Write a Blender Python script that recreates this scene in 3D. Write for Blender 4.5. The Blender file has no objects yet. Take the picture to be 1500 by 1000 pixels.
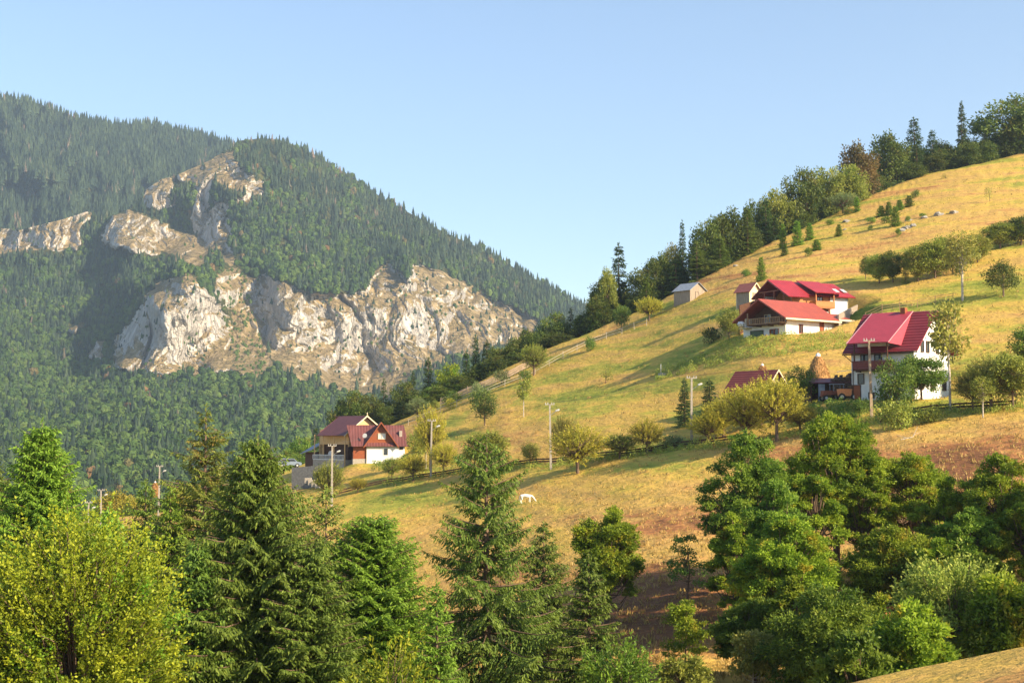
import bpy, math, random
import numpy as np
from mathutils import Vector

# ------------------------------------------------------------------ camera
F = 2083.0
PITCH = math.atan(140.0 / F)
sc = bpy.context.scene
cam_d = bpy.data.cameras.new('camera')
cam = bpy.data.objects.new('camera', cam_d)
sc.collection.objects.link(cam)
cam_d.sensor_width = 36.0
cam_d.lens = 36.0 * F / 1500.0
cam_d.clip_start = 0.5
cam_d.clip_end = 60000
cam.location = (0, 0, 0)
cam.rotation_euler = (math.pi / 2 + PITCH, 0, 0)
sc.camera = cam
# ------------------------------------------------------------------ sky + sun
SUN_EL = math.radians(28)
SUN_AZ = math.radians(122)        # clockwise from +Y
w = bpy.data.worlds.new("World")
sc.world = w
w.use_nodes = True
nt = w.node_tree
sky = nt.nodes.new('ShaderNodeTexSky')
sky.sky_type = 'NISHITA'
sky.sun_disc = False
sky.sun_elevation = SUN_EL
sky.sun_rotation = SUN_AZ
sky.altitude = 600
sky.air_density = 1.0
sky.dust_density = 1.0
sky.ozone_density = 1.6
bg = nt.nodes['Background']
nt.links.new(sky.outputs[0], bg.inputs[0])
bg.inputs[1].default_value = 0.105
sl = bpy.data.lights.new('sun', 'SUN')
sl.energy = 4.8
sl.angle = math.radians(0.5)
sl.color = (1.0, 0.82, 0.56)
sun = bpy.data.objects.new('sun', sl)
sc.collection.objects.link(sun)
sdir = Vector((math.sin(SUN_AZ) * math.cos(SUN_EL), math.cos(SUN_AZ) * math.cos(SUN_EL), math.sin(SUN_EL)))
sun.rotation_euler = sdir.to_track_quat('Z', 'Y').to_euler()
sun.location = (60, -40, 60)
sc.view_settings.view_transform = 'Standard'
sc.view_settings.look = 'None'
sc.view_settings.exposure = 1.22
sc.view_settings.gamma = 1
sc.cycles.use_denoising = True
sc.cycles.max_bounces = 6
sc.cycles.transparent_max_bounces = 8
sc.cycles.volume_bounces = 0
HAZE = 0.00010

# ------------------------------------------------------------------ helpers
rng = np.random.default_rng(7)
random.seed(7)
COL = sc.collection


def ray(u, v):
    u = np.asarray(u, float); v = np.asarray(v, float)
    xc = (u - 750.0) / F; yc = (500.0 - v) / F
    dy = math.cos(PITCH) - yc * math.sin(PITCH)
    dz = math.sin(PITCH) + yc * math.cos(PITCH)
    return xc / dy, dz / dy


def P(u, v, Y):
    a, b = ray(u, v)
    Y = np.asarray(Y, float)
    return np.stack(np.broadcast_arrays(a * Y, Y, b * Y), -1)


def pxm(D):
    return D / F       # metres per photo pixel


_perm = np.random.default_rng(3).permutation(512)
_perm = np.concatenate([_perm, _perm, _perm])
_g3 = np.random.default_rng(4).normal(size=(512, 3)); _g3 /= np.linalg.norm(_g3, axis=1)[:, None]


def pnoise(x, y, z=0.0):
    x, y, z = np.broadcast_arrays(np.asarray(x, float), np.asarray(y, float), np.asarray(z, float))
    xi = np.floor(x).astype(int); yi = np.floor(y).astype(int); zi = np.floor(z).astype(int)
    fx = x - xi; fy = y - yi; fz = z - zi
    s = lambda t: t * t * t * (t * (t * 6 - 15) + 10)
    sx, sy, sz = s(fx), s(fy), s(fz)
    r = 0
    for dx in (0, 1):
        for dy in (0, 1):
            for dz in (0, 1):
                h = _perm[(_perm[(_perm[(xi + dx) & 511] + yi + dy) & 511] + zi + dz) & 511]
                g = _g3[h]
                d = g[..., 0] * (fx - dx) + g[..., 1] * (fy - dy) + g[..., 2] * (fz - dz)
                wgt = (sx if dx else 1 - sx) * (sy if dy else 1 - sy) * (sz if dz else 1 - sz)
                r = r + wgt * d
    return r * 1.5


def worley(x, y, seed=0):
    """cellular noise: distance to the nearest and to the second nearest random point"""
    xi = np.floor(x).astype(int); yi = np.floor(y).astype(int)
    f1 = np.full(x.shape, 9.0); f2 = np.full(x.shape, 9.0)
    for dx in (-1, 0, 1):
        for dy in (-1, 0, 1):
            h = _perm[(_perm[(xi + dx + seed) & 511] + yi + dy) & 511]
            px = xi + dx + 0.5 + 0.48 * _g3[h, 0]; py = yi + dy + 0.5 + 0.48 * _g3[h, 1]
            d = np.hypot(x - px, y - py)
            f2 = np.minimum(f2, np.maximum(f1, d)); f1 = np.minimum(f1, d)
    return f1, f2


def fbm(x, y, z=0.0, o=4, ridged=False):
    a = 1.0; f = 1.0; r = 0; t = 0
    for i in range(o):
        n = pnoise(x * f + 17.3 * i, y * f + 5.1 * i, np.asarray(z) * f + 3.3 * i)
        if ridged:
            n = 1 - 2 * np.abs(n) - 0.4
        r = r + a * n; t += a; a *= 0.5; f *= 2.03
    return r / t


class TPS:
    """smooth depth over the picture plane; with inv=True the inverse depth, so that stiffness means flatness"""
    def __init__(s, pts, lam=1e-3, inv=False):
        p = np.array(pts, float)
        s.inv = inv
        s.c = p[:, :2] / 500.0
        y = 100.0 / p[:, 2] if inv else np.log(p[:, 2])
        n = len(p)
        K = s.k(s.c, s.c) + lam * np.eye(n)
        Q = np.hstack([np.ones((n, 1)), s.c])
        A = np.block([[K, Q], [Q.T, np.zeros((3, 3))]])
        s.w = np.linalg.solve(A, np.concatenate([y, np.zeros(3)]))

    @staticmethod
    def k(a, b):
        d2 = ((a[:, None] - b[None]) ** 2).sum(-1) + 1e-12
        return 0.5 * d2 * np.log(d2)

    def __call__(s, u, v):
        u = np.asarray(u, float); v = np.asarray(v, float)
        sh = np.broadcast(u, v).shape
        uu, vv = np.broadcast_arrays(u, v)
        q = np.stack([uu.ravel(), vv.ravel()], 1) / 500.0
        out = np.empty(len(q))
        n = len(s.c)
        for i in range(0, len(q), 50000):
            b = q[i:i + 50000]
            out[i:i + 50000] = s.k(b, s.c) @ s.w[:n] + s.w[n] + b @ s.w[n + 1:]
        return (100.0 / out if s.inv else np.exp(out)).reshape(sh)


def np_mesh(name, V, Q, mat=None, smooth=False, attrs=None):
    """mesh from numpy vertices and quads (N,4) or tris (N,3)"""
    V = np.asarray(V, np.float32); Q = np.asarray(Q, np.int32)
    me = bpy.data.meshes.new(name)
    n, k = Q.shape
    me.vertices.add(len(V)); me.vertices.foreach_set('co', V.ravel())
    me.loops.add(n * k); me.loops.foreach_set('vertex_index', Q.ravel())
    me.polygons.add(n); me.polygons.foreach_set('loop_start', np.arange(0, n * k, k, dtype=np.int32))
    me.polygons.foreach_set('use_smooth', np.full(n, smooth))
    for an, av in (attrs or {}).items():
        a = me.attributes.new(an, 'FLOAT', 'POINT')
        a.data.foreach_set('value', np.asarray(av, np.float32))
    me.update(calc_edges=True)
    if mat:
        me.materials.append(mat)
    return me


def link(name, data, parent=None, loc=None, rz=0.0, scale=None):
    o = bpy.data.objects.new(name, data)
    COL.objects.link(o)
    if parent is not None: o.parent = parent
    if loc is not None: o.location = [float(c) for c in loc]
    if rz: o.rotation_euler = (0, 0, rz)
    if scale is not None: o.scale = scale if hasattr(scale, '__len__') else (scale,) * 3
    return o


def tag(o, label, cat, group=None):
    o['label'] = label; o['category'] = cat
    if group: o['group'] = group
    return o


def setting(o, kind='structure'):
    o['kind'] = kind
    return o


def empty(name, loc, rz=0.0):
    o = link(name, None, None, loc, rz)
    o.empty_display_size = 0.5
    return o


class MB:
    """collects boxes, slabs and tubes into one mesh"""
    def __init__(s): s.v = []; s.f = []

    def add(s, vs, fs):
        b = len(s.v); s.v += [tuple(map(float, p)) for p in vs]
        s.f += [tuple(b + i for i in f) for f in fs]; return s

    def box(s, x0, x1, y0, y1, z0, z1):
        return s.add([(x0, y0, z0), (x1, y0, z0), (x1, y1, z0), (x0, y1, z0), (x0, y0, z1), (x1, y0, z1), (x1, y1, z1), (x0, y1, z1)],
                     [(0, 3, 2, 1), (4, 5, 6, 7), (0, 1, 5, 4), (1, 2, 6, 5), (2, 3, 7, 6), (3, 0, 4, 7)])

    def slab(s, pts, t):
        """planar polygon thickened by t along minus its normal"""
        p = [Vector(q) for q in pts]
        n = (p[1] - p[0]).cross(p[2] - p[0]).normalized()
        k = len(p)
        lo = [q - n * t for q in p]
        fs = [tuple(range(k)), tuple(range(2 * k - 1, k - 1, -1))]
        for i in range(k):
            j = (i + 1) % k
            fs.append((i, i + k, j + k, j))
        return s.add(p + lo, fs)

    def bar(s, a, b, r, r2=None, n=6):
        a = Vector(a); b = Vector(b); r2 = r if r2 is None else r2
        d = (b - a).normalized()
        x = d.orthogonal().normalized(); y = d.cross(x)
        vs = []
        for c, rr in ((a, r), (b, r2)):
            for i in range(n):
                t = 2 * math.pi * i / n
                vs.append(c + (x * math.cos(t) + y * math.sin(t)) * rr)
        fs = [(i, (i + 1) % n, n + (i + 1) % n, n + i) for i in range(n)]
        fs += [tuple(range(n - 1, -1, -1)), tuple(range(n, 2 * n))]
        return s.add(vs, fs)

    def lathe(s, prof, n=16, c=(0, 0, 0), jit=0.0):
        vs = []
        for (r, z) in prof:
            for i in range(n):
                t = 2 * math.pi * i / n
                q = r * (1 + random.uniform(-jit, jit))
                vs.append((c[0] + q * math.cos(t), c[1] + q * math.sin(t), c[2] + z))
        fs = []
        for k in range(len(prof) - 1):
            for i in range(n):
                j = (i + 1) % n
                fs.append((k * n + i, k * n + j, (k + 1) * n + j, (k + 1) * n + i))
        fs.append(tuple(range((len(prof) - 1) * n, len(prof) * n)))
        fs.append(tuple(range(n - 1, -1, -1)))
        return s.add(vs, fs)

    def build(s, name, mat, parent=None, loc=None, rz=0.0, smooth=False):
        me = bpy.data.meshes.new(name)
        me.from_pydata(s.v, [], s.f); me.validate()
        if mat: me.materials.append(mat)
        if smooth:
            me.polygons.foreach_set('use_smooth', [True] * len(me.polygons))
        return link(name, me, parent, loc, rz)


# ------------------------------------------------------------------ materials
def new_mat(name):
    m = bpy.data.materials.new(name); m.use_nodes = True
    t = m.node_tree
    return m, t, t.nodes['Principled BSDF']


def N(t, typ, **kw):
    n = t.nodes.new(typ)
    for k, v in kw.items():
        if k == 'inp':
            for kk, vv in v.items(): n.inputs[kk].default_value = vv
        else:
            setattr(n, k, v)
    return n


def ramp(t, src, stops):
    r = t.nodes.new('ShaderNodeValToRGB')
    e = r.color_ramp.elements
    while len(e) < len(stops): e.new(0.5)
    for i, (p, c) in enumerate(stops):
        e[i].position = p
        e[i].color = (*c, 1) if hasattr(c, '__len__') else (c, c, c, 1)
    t.links.new(src, r.inputs[0])
    return r.outputs[0]


def mixc(t, fac, a, b, mode='MIX'):
    m = t.nodes.new('ShaderNodeMix'); m.data_type = 'RGBA'; m.blend_type = mode
    for i, s in ((0, fac), (6, a), (7, b)):
        if isinstance(s, bpy.types.NodeSocket): t.links.new(s, m.inputs[i])
        elif i == 0: m.inputs[0].default_value = s
        else: m.inputs[i].default_value = (*s, 1)
    return m.outputs[2]


def noise(t, scale, detail=4, rough=0.55, vec=None, sc3=None, coord='Object'):
    tc = t.nodes.new('ShaderNodeTexCoord')
    src = tc.outputs[coord]
    if vec is not None: src = vec
    if sc3:
        mp = t.nodes.new('ShaderNodeMapping'); mp.inputs['Scale'].default_value = sc3
        t.links.new(src, mp.inputs[0]); src = mp.outputs[0]
    n = t.nodes.new('ShaderNodeTexNoise'); n.inputs['Scale'].default_value = scale
    n.inputs['Detail'].default_value = detail; n.inputs['Roughness'].default_value = rough
    t.links.new(src, n.inputs['Vector'])
    return n.outputs['Fac']


def bump(t, bsdf, src, dist, strength=1.0):
    b = t.nodes.new('ShaderNodeBump'); b.inputs['Distance'].default_value = dist
    b.inputs['Strength'].default_value = strength
    t.links.new(src, b.inputs['Height']); t.links.new(b.outputs[0], bsdf.inputs['Normal'])


def simple(name, c, rough=0.7, var=0.2, scale=3.0, bmp=0.02, stretch=None, metal=0.0, c2=None):
    m, t, b = new_mat(name)
    n = noise(t, scale, 5, 0.6, sc3=stretch)
    c2 = c2 or tuple(x * (1 - var) for x in c)
    c1 = tuple(min(1, x * (1 + var * 0.6)) for x in c)
    t.links.new(ramp(t, n, [(0.3, c2), (0.7, c1)]), b.inputs['Base Color'])
    b.inputs['Roughness'].default_value = rough; b.inputs['Metallic'].default_value = metal
    b.inputs['Specular IOR Level'].default_value = 0.3
    if bmp: bump(t, b, n, bmp)
    return m


def leaf(name, A, B, C=None, trans=0.38, cl_scale=0.6):
    """foliage: per-leaf tint attribute blends A and B; C is an accent hue in soft clumps"""
    m, t, b = new_mat(name)
    at = N(t, 'ShaderNodeAttribute', attribute_name='tint')
    oi = t.nodes.new('ShaderNodeObjectInfo')
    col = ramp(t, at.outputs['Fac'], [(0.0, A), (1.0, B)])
    if C:
        n = noise(t, cl_scale, 2, 0.5)
        mm = N(t, 'ShaderNodeMath', operation='MULTIPLY')
        t.links.new(ramp(t, n, [(0.55, 0.0), (0.68, 1.0)]), mm.inputs[0])
        t.links.new(ramp(t, at.outputs['Fac'], [(0.2, 0.1), (0.8, 1.0)]), mm.inputs[1])
        col = mixc(t, mm.outputs[0], col, C)
    hs = t.nodes.new('ShaderNodeHueSaturation')
    t.links.new(col, hs.inputs['Color'])
    mr = N(t, 'ShaderNodeMapRange', inp={3: 0.82, 4: 1.2})
    t.links.new(oi.outputs['Random'], mr.inputs[0]); t.links.new(mr.outputs[0], hs.inputs['Value'])
    mh = N(t, 'ShaderNodeMapRange', inp={3: 0.488, 4: 0.512})
    t.links.new(oi.outputs['Random'], mh.inputs[0]); t.links.new(mh.outputs[0], hs.inputs['Hue'])
    t.links.new(hs.outputs[0], b.inputs['Base Color'])
    b.inputs['Roughness'].default_value = 0.55
    b.inputs['Specular IOR Level'].default_value = 0.25
    tr = t.nodes.new('ShaderNodeBsdfTranslucent'); t.links.new(hs.outputs[0], tr.inputs[0])
    mx = t.nodes.new('ShaderNodeMixShader'); mx.inputs[0].default_value = trans
    t.links.new(b.outputs[0], mx.inputs[1]); t.links.new(tr.outputs[0], mx.inputs[2])
    t.links.new(mx.outputs[0], t.nodes['Material Output'].inputs[0])
    return m


BARK = simple('bark', (0.16, 0.105, 0.07), 0.9, 0.4, 3, 0.02, (1, 1, 0.3))
BARKW = simple('pale_bark', (0.55, 0.5, 0.42), 0.8, 0.3, 3, 0.02, (1, 1, 2), c2=(0.25, 0.2, 0.16))
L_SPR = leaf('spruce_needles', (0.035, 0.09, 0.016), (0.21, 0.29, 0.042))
L_SPRB = leaf('bright_spruce_needles', (0.06, 0.13, 0.015), (0.25, 0.38, 0.04))
L_SPRO = leaf('olive_spruce_needles', (0.07, 0.11, 0.018), (0.26, 0.30, 0.05), (0.25, 0.15, 0.04))
L_DARK = leaf('dark_needles', (0.025, 0.06, 0.018), (0.09, 0.14, 0.035))
L_BEECH = leaf('beech_leaves', (0.075, 0.13, 0.012), (0.38, 0.385, 0.022), (0.11, 0.25, 0.02))
L_LOC = leaf('locust_leaves', (0.09, 0.17, 0.014), (0.36, 0.46, 0.035), (0.45, 0.32, 0.03), trans=0.48, cl_scale=0.9)
L_LOCD = leaf('deep_locust_leaves', (0.065, 0.14, 0.016), (0.26, 0.36, 0.04), (0.3, 0.36, 0.04), trans=0.46)
L_OLIVE = leaf('olive_leaves', (0.15, 0.20, 0.03), (0.42, 0.44, 0.08), (0.2, 0.3, 0.04))
L_WIL = leaf('willow_leaves', (0.25, 0.25, 0.03), (0.6, 0.5, 0.065), (0.26, 0.3, 0.04))
L_MID = leaf('dark_broad_leaves', (0.05, 0.09, 0.018), (0.17, 0.21, 0.035), (0.19, 0.16, 0.04))
L_GRN = leaf('fresh_leaves', (0.07, 0.15, 0.025), (0.21, 0.31, 0.045), (0.3, 0.28, 0.05))
L_RUST = leaf('rust_leaves', (0.1, 0.09, 0.03), (0.26, 0.17, 0.055), (0.12, 0.15, 0.03))
L_SILV = leaf('silver_green_leaves', (0.13, 0.19, 0.06), (0.33, 0.4, 0.16))
L_BIR = leaf('birch_leaves', (0.19, 0.21, 0.04), (0.42, 0.38, 0.08), (0.4, 0.28, 0.08))
M_WHITE = simple('white_render', (0.72, 0.71, 0.68), 0.85, 0.16, 0.7, 0.01)
M_CREAM = simple('cream_boards', (0.68, 0.58, 0.38), 0.7, 0.12, 2, 0.01)
M_OCHRE = simple('ochre_render', (0.62, 0.42, 0.2), 0.8, 0.12, 1.5, 0.01)
M_WOODO = simple('orange_timber', (0.46, 0.17, 0.045), 0.5, 0.3, 2, 0.015, (1, 1, 9))
M_WOODR = simple('red_timber', (0.27, 0.075, 0.028), 0.55, 0.25, 2, 0.015, (1, 1, 9))
M_WOODD = simple('dark_timber', (0.09, 0.04, 0.022), 0.7, 0.4, 2, 0.015, (1, 1, 6))
M_WOODB = simple('brown_rail_timber', (0.32, 0.2, 0.11), 0.7, 0.3, 2, 0.015, (1, 1, 6))
M_WGREY = simple('weathered_boards', (0.36, 0.29, 0.22), 0.9, 0.4, 2.2, 0.03, (7, 7, 0.3), c2=(0.15, 0.12, 0.1))
M_GREYR = simple('grey_roof_sheet', (0.27, 0.3, 0.35), 0.6, 0.25, 2, 0.01)
M_CONC = simple('concrete', (0.36, 0.32, 0.27), 0.9, 0.25, 4, 0.02)
M_CONCD = simple('dark_concrete', (0.16, 0.16, 0.16), 0.9, 0.3, 3, 0.02)
M_DARK = simple('dark_opening', (0.02, 0.02, 0.022), 0.4, 0.2, 2, 0)
M_METAL = simple('grey_metal', (0.6, 0.6, 0.6), 0.4, 0.1, 4, 0, metal=0.3)
M_LAMP = simple('lamp_housing', (0.5, 0.5, 0.48), 0.4, 0.1, 4, 0)
M_GREEN = simple('green_gate_boards', (0.1, 0.13, 0.08), 0.7, 0.3, 4, 0.01, (1, 8, 1))
M_RUSTM = simple('rusty_metal', (0.28, 0.09, 0.05), 0.7, 0.4, 3, 0.01)
M_CARB = simple('pale_blue_paint', (0.2, 0.25, 0.31), 0.3, 0.1, 3, 0)
M_RUB = simple('rubber', (0.03, 0.03, 0.03), 0.8, 0.2, 4, 0)
M_ORG = simple('orange_paint', (0.8, 0.3, 0.12), 0.5, 0.2, 3, 0)
M_HORSE = simple('white_coat', (0.72, 0.69, 0.62), 0.8, 0.12, 3, 0)
M_HAY = simple('hay', (0.42, 0.23, 0.085), 0.95, 0.4, 5, 0.12, (1, 1, 0.5))
M_SHEET = simple('white_sheet', (0.8, 0.8, 0.8), 0.4, 0.1, 3, 0.02)
M_STONE = simple('pale_stone', (0.27, 0.25, 0.22), 0.9, 0.3, 1.5, 0.1)
M_SOIL = simple('dark_soil', (0.1, 0.06, 0.035), 0.95, 0.4, 1.0, 0.1)


def glass():
    m, t, b = new_mat('window_glass')
    b.inputs['Base Color'].default_value = (0.04, 0.05, 0.06, 1); b.inputs['Roughness'].default_value = 0.08
    return m


M_GLASS = glass()


def roofmat(name, c, axis, per, rough=0.6, depth=0.03, var=0.4):
    """sheet-metal / tile roof: ribs across the given object axis"""
    m, t, b = new_mat(name)
    tc = t.nodes.new('ShaderNodeTexCoord')
    wv = t.nodes.new('ShaderNodeTexWave'); wv.bands_direction = axis
    wv.inputs['Scale'].default_value = 0.314 / per; wv.inputs['Distortion'].default_value = 0.15
    t.links.new(tc.outputs['Object'], wv.inputs[0])
    n = noise(t, 0.9, 5, 0.6)
    c2 = tuple(x * (1 - var) for x in c)
    c1 = ramp(t, n, [(0.3, c2), (0.7, c)])
    t.links.new(mixc(t, 0.35, c1, ramp(t, wv.outputs['Fac'], [(0.05, tuple(x * 0.6 for x in c)), (0.35, c)])), b.inputs['Base Color'])
    b.inputs['Roughness'].default_value = rough
    b.inputs['Specular IOR Level'].default_value = 0.4
    bump(t, b, wv.outputs['Fac'], depth)
    return m


R_CRIM = roofmat('crimson_tiles', (0.22, 0.022, 0.03), 'Z', 0.35, 0.55, 0.06)
R_RED = roofmat('red_sheet_roof', (0.36, 0.028, 0.033), 'X', 0.5, 0.4, 0.02)
R_ORED = roofmat('orange_red_roof', (0.36, 0.075, 0.045), 'X', 0.4, 0.5, 0.02)
R_BROWN = roofmat('maroon_sheet_roof', (0.17, 0.06, 0.055), 'X', 0.5, 0.45, 0.03)
R_DKRED = roofmat('dark_red_roof', (0.27, 0.05, 0.035), 'Z', 0.3, 0.6, 0.05)


def meadow_mat():
    m, t, b = new_mat('dry_meadow')
    hue = N(t, 'ShaderNodeAttribute', attribute_name='hue')
    n1 = noise(t, 1.0, 5, 0.6, sc3=(0.035, 0.035, 0.28))
    n2 = noise(t, 1.0, 6, 0.65, sc3=(0.35, 0.35, 1.4))
    n3 = noise(t, 1.0, 5, 0.7, sc3=(1.6, 1.6, 4.0))
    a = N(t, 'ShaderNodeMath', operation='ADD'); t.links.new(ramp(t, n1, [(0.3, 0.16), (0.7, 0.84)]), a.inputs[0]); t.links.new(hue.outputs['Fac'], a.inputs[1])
    a2 = N(t, 'ShaderNodeMath', operation='MULTIPLY_ADD', inp={1: 0.55, 2: -0.27}); t.links.new(n2, a2.inputs[0])
    a3 = N(t, 'ShaderNodeMath', operation='ADD'); t.links.new(a.outputs[0], a3.inputs[0]); t.links.new(a2.outputs[0], a3.inputs[1])
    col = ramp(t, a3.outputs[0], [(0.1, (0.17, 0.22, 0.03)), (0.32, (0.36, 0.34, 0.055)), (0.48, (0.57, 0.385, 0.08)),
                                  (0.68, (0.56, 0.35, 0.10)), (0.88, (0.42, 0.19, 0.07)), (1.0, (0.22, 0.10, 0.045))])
    col = mixc(t, 0.75, col, ramp(t, n3, [(0.3, 0.6), (0.5, 0.95), (0.75, 1.15)]), 'MULTIPLY')
    t.links.new(col, b.inputs['Base Color'])
    b.inputs['Roughness'].default_value = 0.95; b.inputs['Specular IOR Level'].default_value = 0.1
    ad = N(t, 'ShaderNodeMath', operation='MULTIPLY_ADD', inp={1: 0.35}); t.links.new(n3, ad.inputs[0]); t.links.new(n2, ad.inputs[2])
    bump(t, b, ad.outputs[0], 0.55)
    return m


def mountain_mat():
    m, t, b = new_mat('mountain_ground')
    rk = N(t, 'ShaderNodeAttribute', attribute_name='rock')
    dry = N(t, 'ShaderNodeAttribute', attribute_name='dry')
    geo = t.nodes.new('ShaderNodeNewGeometry')
    sep = t.nodes.new('ShaderNodeSeparateXYZ'); t.links.new(geo.outputs['Normal'], sep.inputs[0])
    n1 = noise(t, 0.07, 9, 0.75, sc3=(1, 1, 0.6))
    n2 = noise(t, 0.012, 5, 0.6)
    rock = ramp(t, n1, [(0.28, (0.38, 0.35, 0.32)), (0.42, (0.54, 0.5, 0.45)), (0.56, (0.62, 0.57, 0.50)), (0.72, (0.57, 0.47, 0.35))])
    cr = noise(t, 0.05, 5, 0.6, sc3=(1, 1, 0.4))
    rock = mixc(t, 1.0, rock, ramp(t, cr, [(0.46, 1.0), (0.49, 0.85), (0.5, 0.5), (0.51, 0.85), (0.54, 1.0)]), 'MULTIPLY')
    grass = ramp(t, n1, [(0.3, (0.13, 0.13, 0.05)), (0.5, (0.34, 0.25, 0.12)), (0.65, (0.48, 0.37, 0.22))])
    s = N(t, 'ShaderNodeMath', operation='MULTIPLY_ADD', inp={1: 0.8}); t.links.new(n2, s.inputs[0]); t.links.new(sep.outputs['Z'], s.inputs[2])
    s2 = N(t, 'ShaderNodeMath', operation='ADD'); t.links.new(s.outputs[0], s2.inputs[0]); t.links.new(dry.outputs['Fac'], s2.inputs[1])
    rg = mixc(t, ramp(t, s2.outputs[0], [(0.97, 0.0), (1.07, 1.0)]), rock, grass)
    floor = ramp(t, n1, [(0.3, (0.05, 0.07, 0.025)), (0.7, (0.13, 0.12, 0.04))])
    t.links.new(mixc(t, ramp(t, rk.outputs['Fac'], [(0.4, 0.0), (0.6, 1.0)]), floor, rg), b.inputs['Base Color'])
    b.inputs['Roughness'].default_value = 0.95; b.inputs['Specular IOR Level'].default_value = 0.1
    hh = N(t, 'ShaderNodeMath', operation='ADD'); t.links.new(n1, hh.inputs[0]); t.links.new(ramp(t, cr, [(0.42, 1.0), (0.5, 0.0), (0.58, 1.0)]), hh.inputs[1])
    bump(t, b, hh.outputs[0], 5.0, 1.0)
    return m


M_MEADOW = meadow_mat()
M_MTN = mountain_mat()
# ------------------------------------------------------------------ terrain: the meadow hill
HILL = TPS([(484, 735, 226), (630, 700, 218), (807, 684, 204), (1012, 648, 190), (1140, 640, 175), (1277, 613, 160), (1500, 602, 150),
            (1250, 588, 172), (1400, 575, 172), (1500, 540, 176), (1330, 560, 178), (1180, 590, 180),
            (1150, 488, 206), (1220, 482, 212), (1086, 494, 212), (1120, 520, 196), (1150, 458, 224), (1250, 445, 236),
            (530, 678, 245), (592, 668, 248), (470, 690, 243), (430, 700, 246), (600, 612, 262), (700, 560, 270), (800, 515, 280), (880, 478, 292), (950, 462, 302),
            (1000, 425, 312), (1100, 370, 326), (1200, 325, 338), (1300, 275, 352), (1400, 245, 364), (1500, 225, 378), (1650, 190, 398), (2200, 640, 112), (2200, 1000, 62), (2200, 300, 260),
            (1013, 438, 268), (1105, 445, 240), (1300, 425, 245), (1400, 400, 236), (1470, 430, 214), (1500, 480, 196), (1400, 480, 196), (1350, 350, 270), (1500, 320, 285),
            (800, 600, 238), (900, 570, 238), (980, 545, 226), (710, 620, 250), (1000, 600, 206),
            (600, 760, 186), (750, 750, 168), (900, 720, 158), (1050, 700, 152), (1300, 655, 136), (1500, 640, 128), (1650, 640, 125),
            (600, 850, 140), (700, 850, 130), (850, 800, 120), (1000, 790, 112), (1300, 750, 105), (1500, 740, 100),
            (950, 900, 92), (950, 1000, 74), (1200, 1000, 74), (1500, 950, 74), (600, 1000, 88), (300, 1000, 92), (200, 830, 180), (0, 850, 200),
            (300, 780, 222), (0, 1000, 100), (-200, 1000, 100), (-200, 860, 200), (950, 1180, 52), (300, 1180, 58), (1600, 1180, 52), (-200, 1180, 60)], 0.3, True)
_cu = [-300, 0, 128, 200, 300, 380, 430, 470, 520, 600, 650, 700, 750, 800, 850, 900, 950, 1000, 1050, 1100, 1150, 1200, 1250, 1300, 1350, 1400, 1450, 1500, 1700, 2300]
_cv = [800, 775, 762, 755, 742, 706, 686, 668, 645, 608, 584, 560, 535, 512, 492, 470, 450, 422, 396, 370, 347, 323, 300, 275, 256, 246, 235, 224, 178, 80]


def crest(u): return np.interp(u, _cu, _cv)


def terr(x, y, z):
    """small relief: terracettes along the contours and low humps"""
    a = fbm(x / 26., y / 26., z / 4.5, 3) * 0.55
    c = fbm(x / 9., y / 9., z / 0.9, 3) * 0.34
    return a + c


# levelled ground under the houses: corner pixel, distance gained toward the viewer, heading, size, rim widths
PADS = []
for (pu, pv, fwd, ang, L_, W_, dz) in ((1340, 584, .2, 50, 10.0, 7.8, 0), (1151, 489, .2, 37, 13.5, 8.8, -.1), (1160, 461, .2, 26, 10.5, 7.6, -.9), (537, 673, 7.0, 9, 6.6, 6, -.6)):
    c_ = P(pu, pv, HILL(pu, pv) - fwd); a_ = math.radians(ang)
    PADS.append((c_, math.cos(a_), math.sin(a_), L_, W_, dz))


def pads(x, y, z):
    for c_, ca, sa, L_, W_, dz in PADS:
        lx = (x - c_[0]) * ca + (y - c_[1]) * sa; ly = -(x - c_[0]) * sa + (y - c_[1]) * ca
        d = np.hypot(np.maximum(np.abs(lx - L_ / 2) - L_ / 2 - 1.0, 0), np.maximum(np.abs(ly - W_ / 2) - W_ / 2 - 1.0, 0))
        w_ = np.clip(1 - d / 5.0, 0, 1); w_ = w_ * w_ * (3 - 2 * w_)
        z = z * (1 - w_) + (c_[2] + dz - .05) * w_
    return z


def G(u, v, sink=0.0):
    """the hill's surface seen at (u, v)"""
    p = P(u, v, HILL(u, v))
    p = p.copy()
    p[..., 2] = pads(p[..., 0], p[..., 1], p[..., 2] + terr(p[..., 0], p[..., 1], p[..., 2])) - sink
    return p


def depth(u, v): return float(HILL(u, v))


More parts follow.
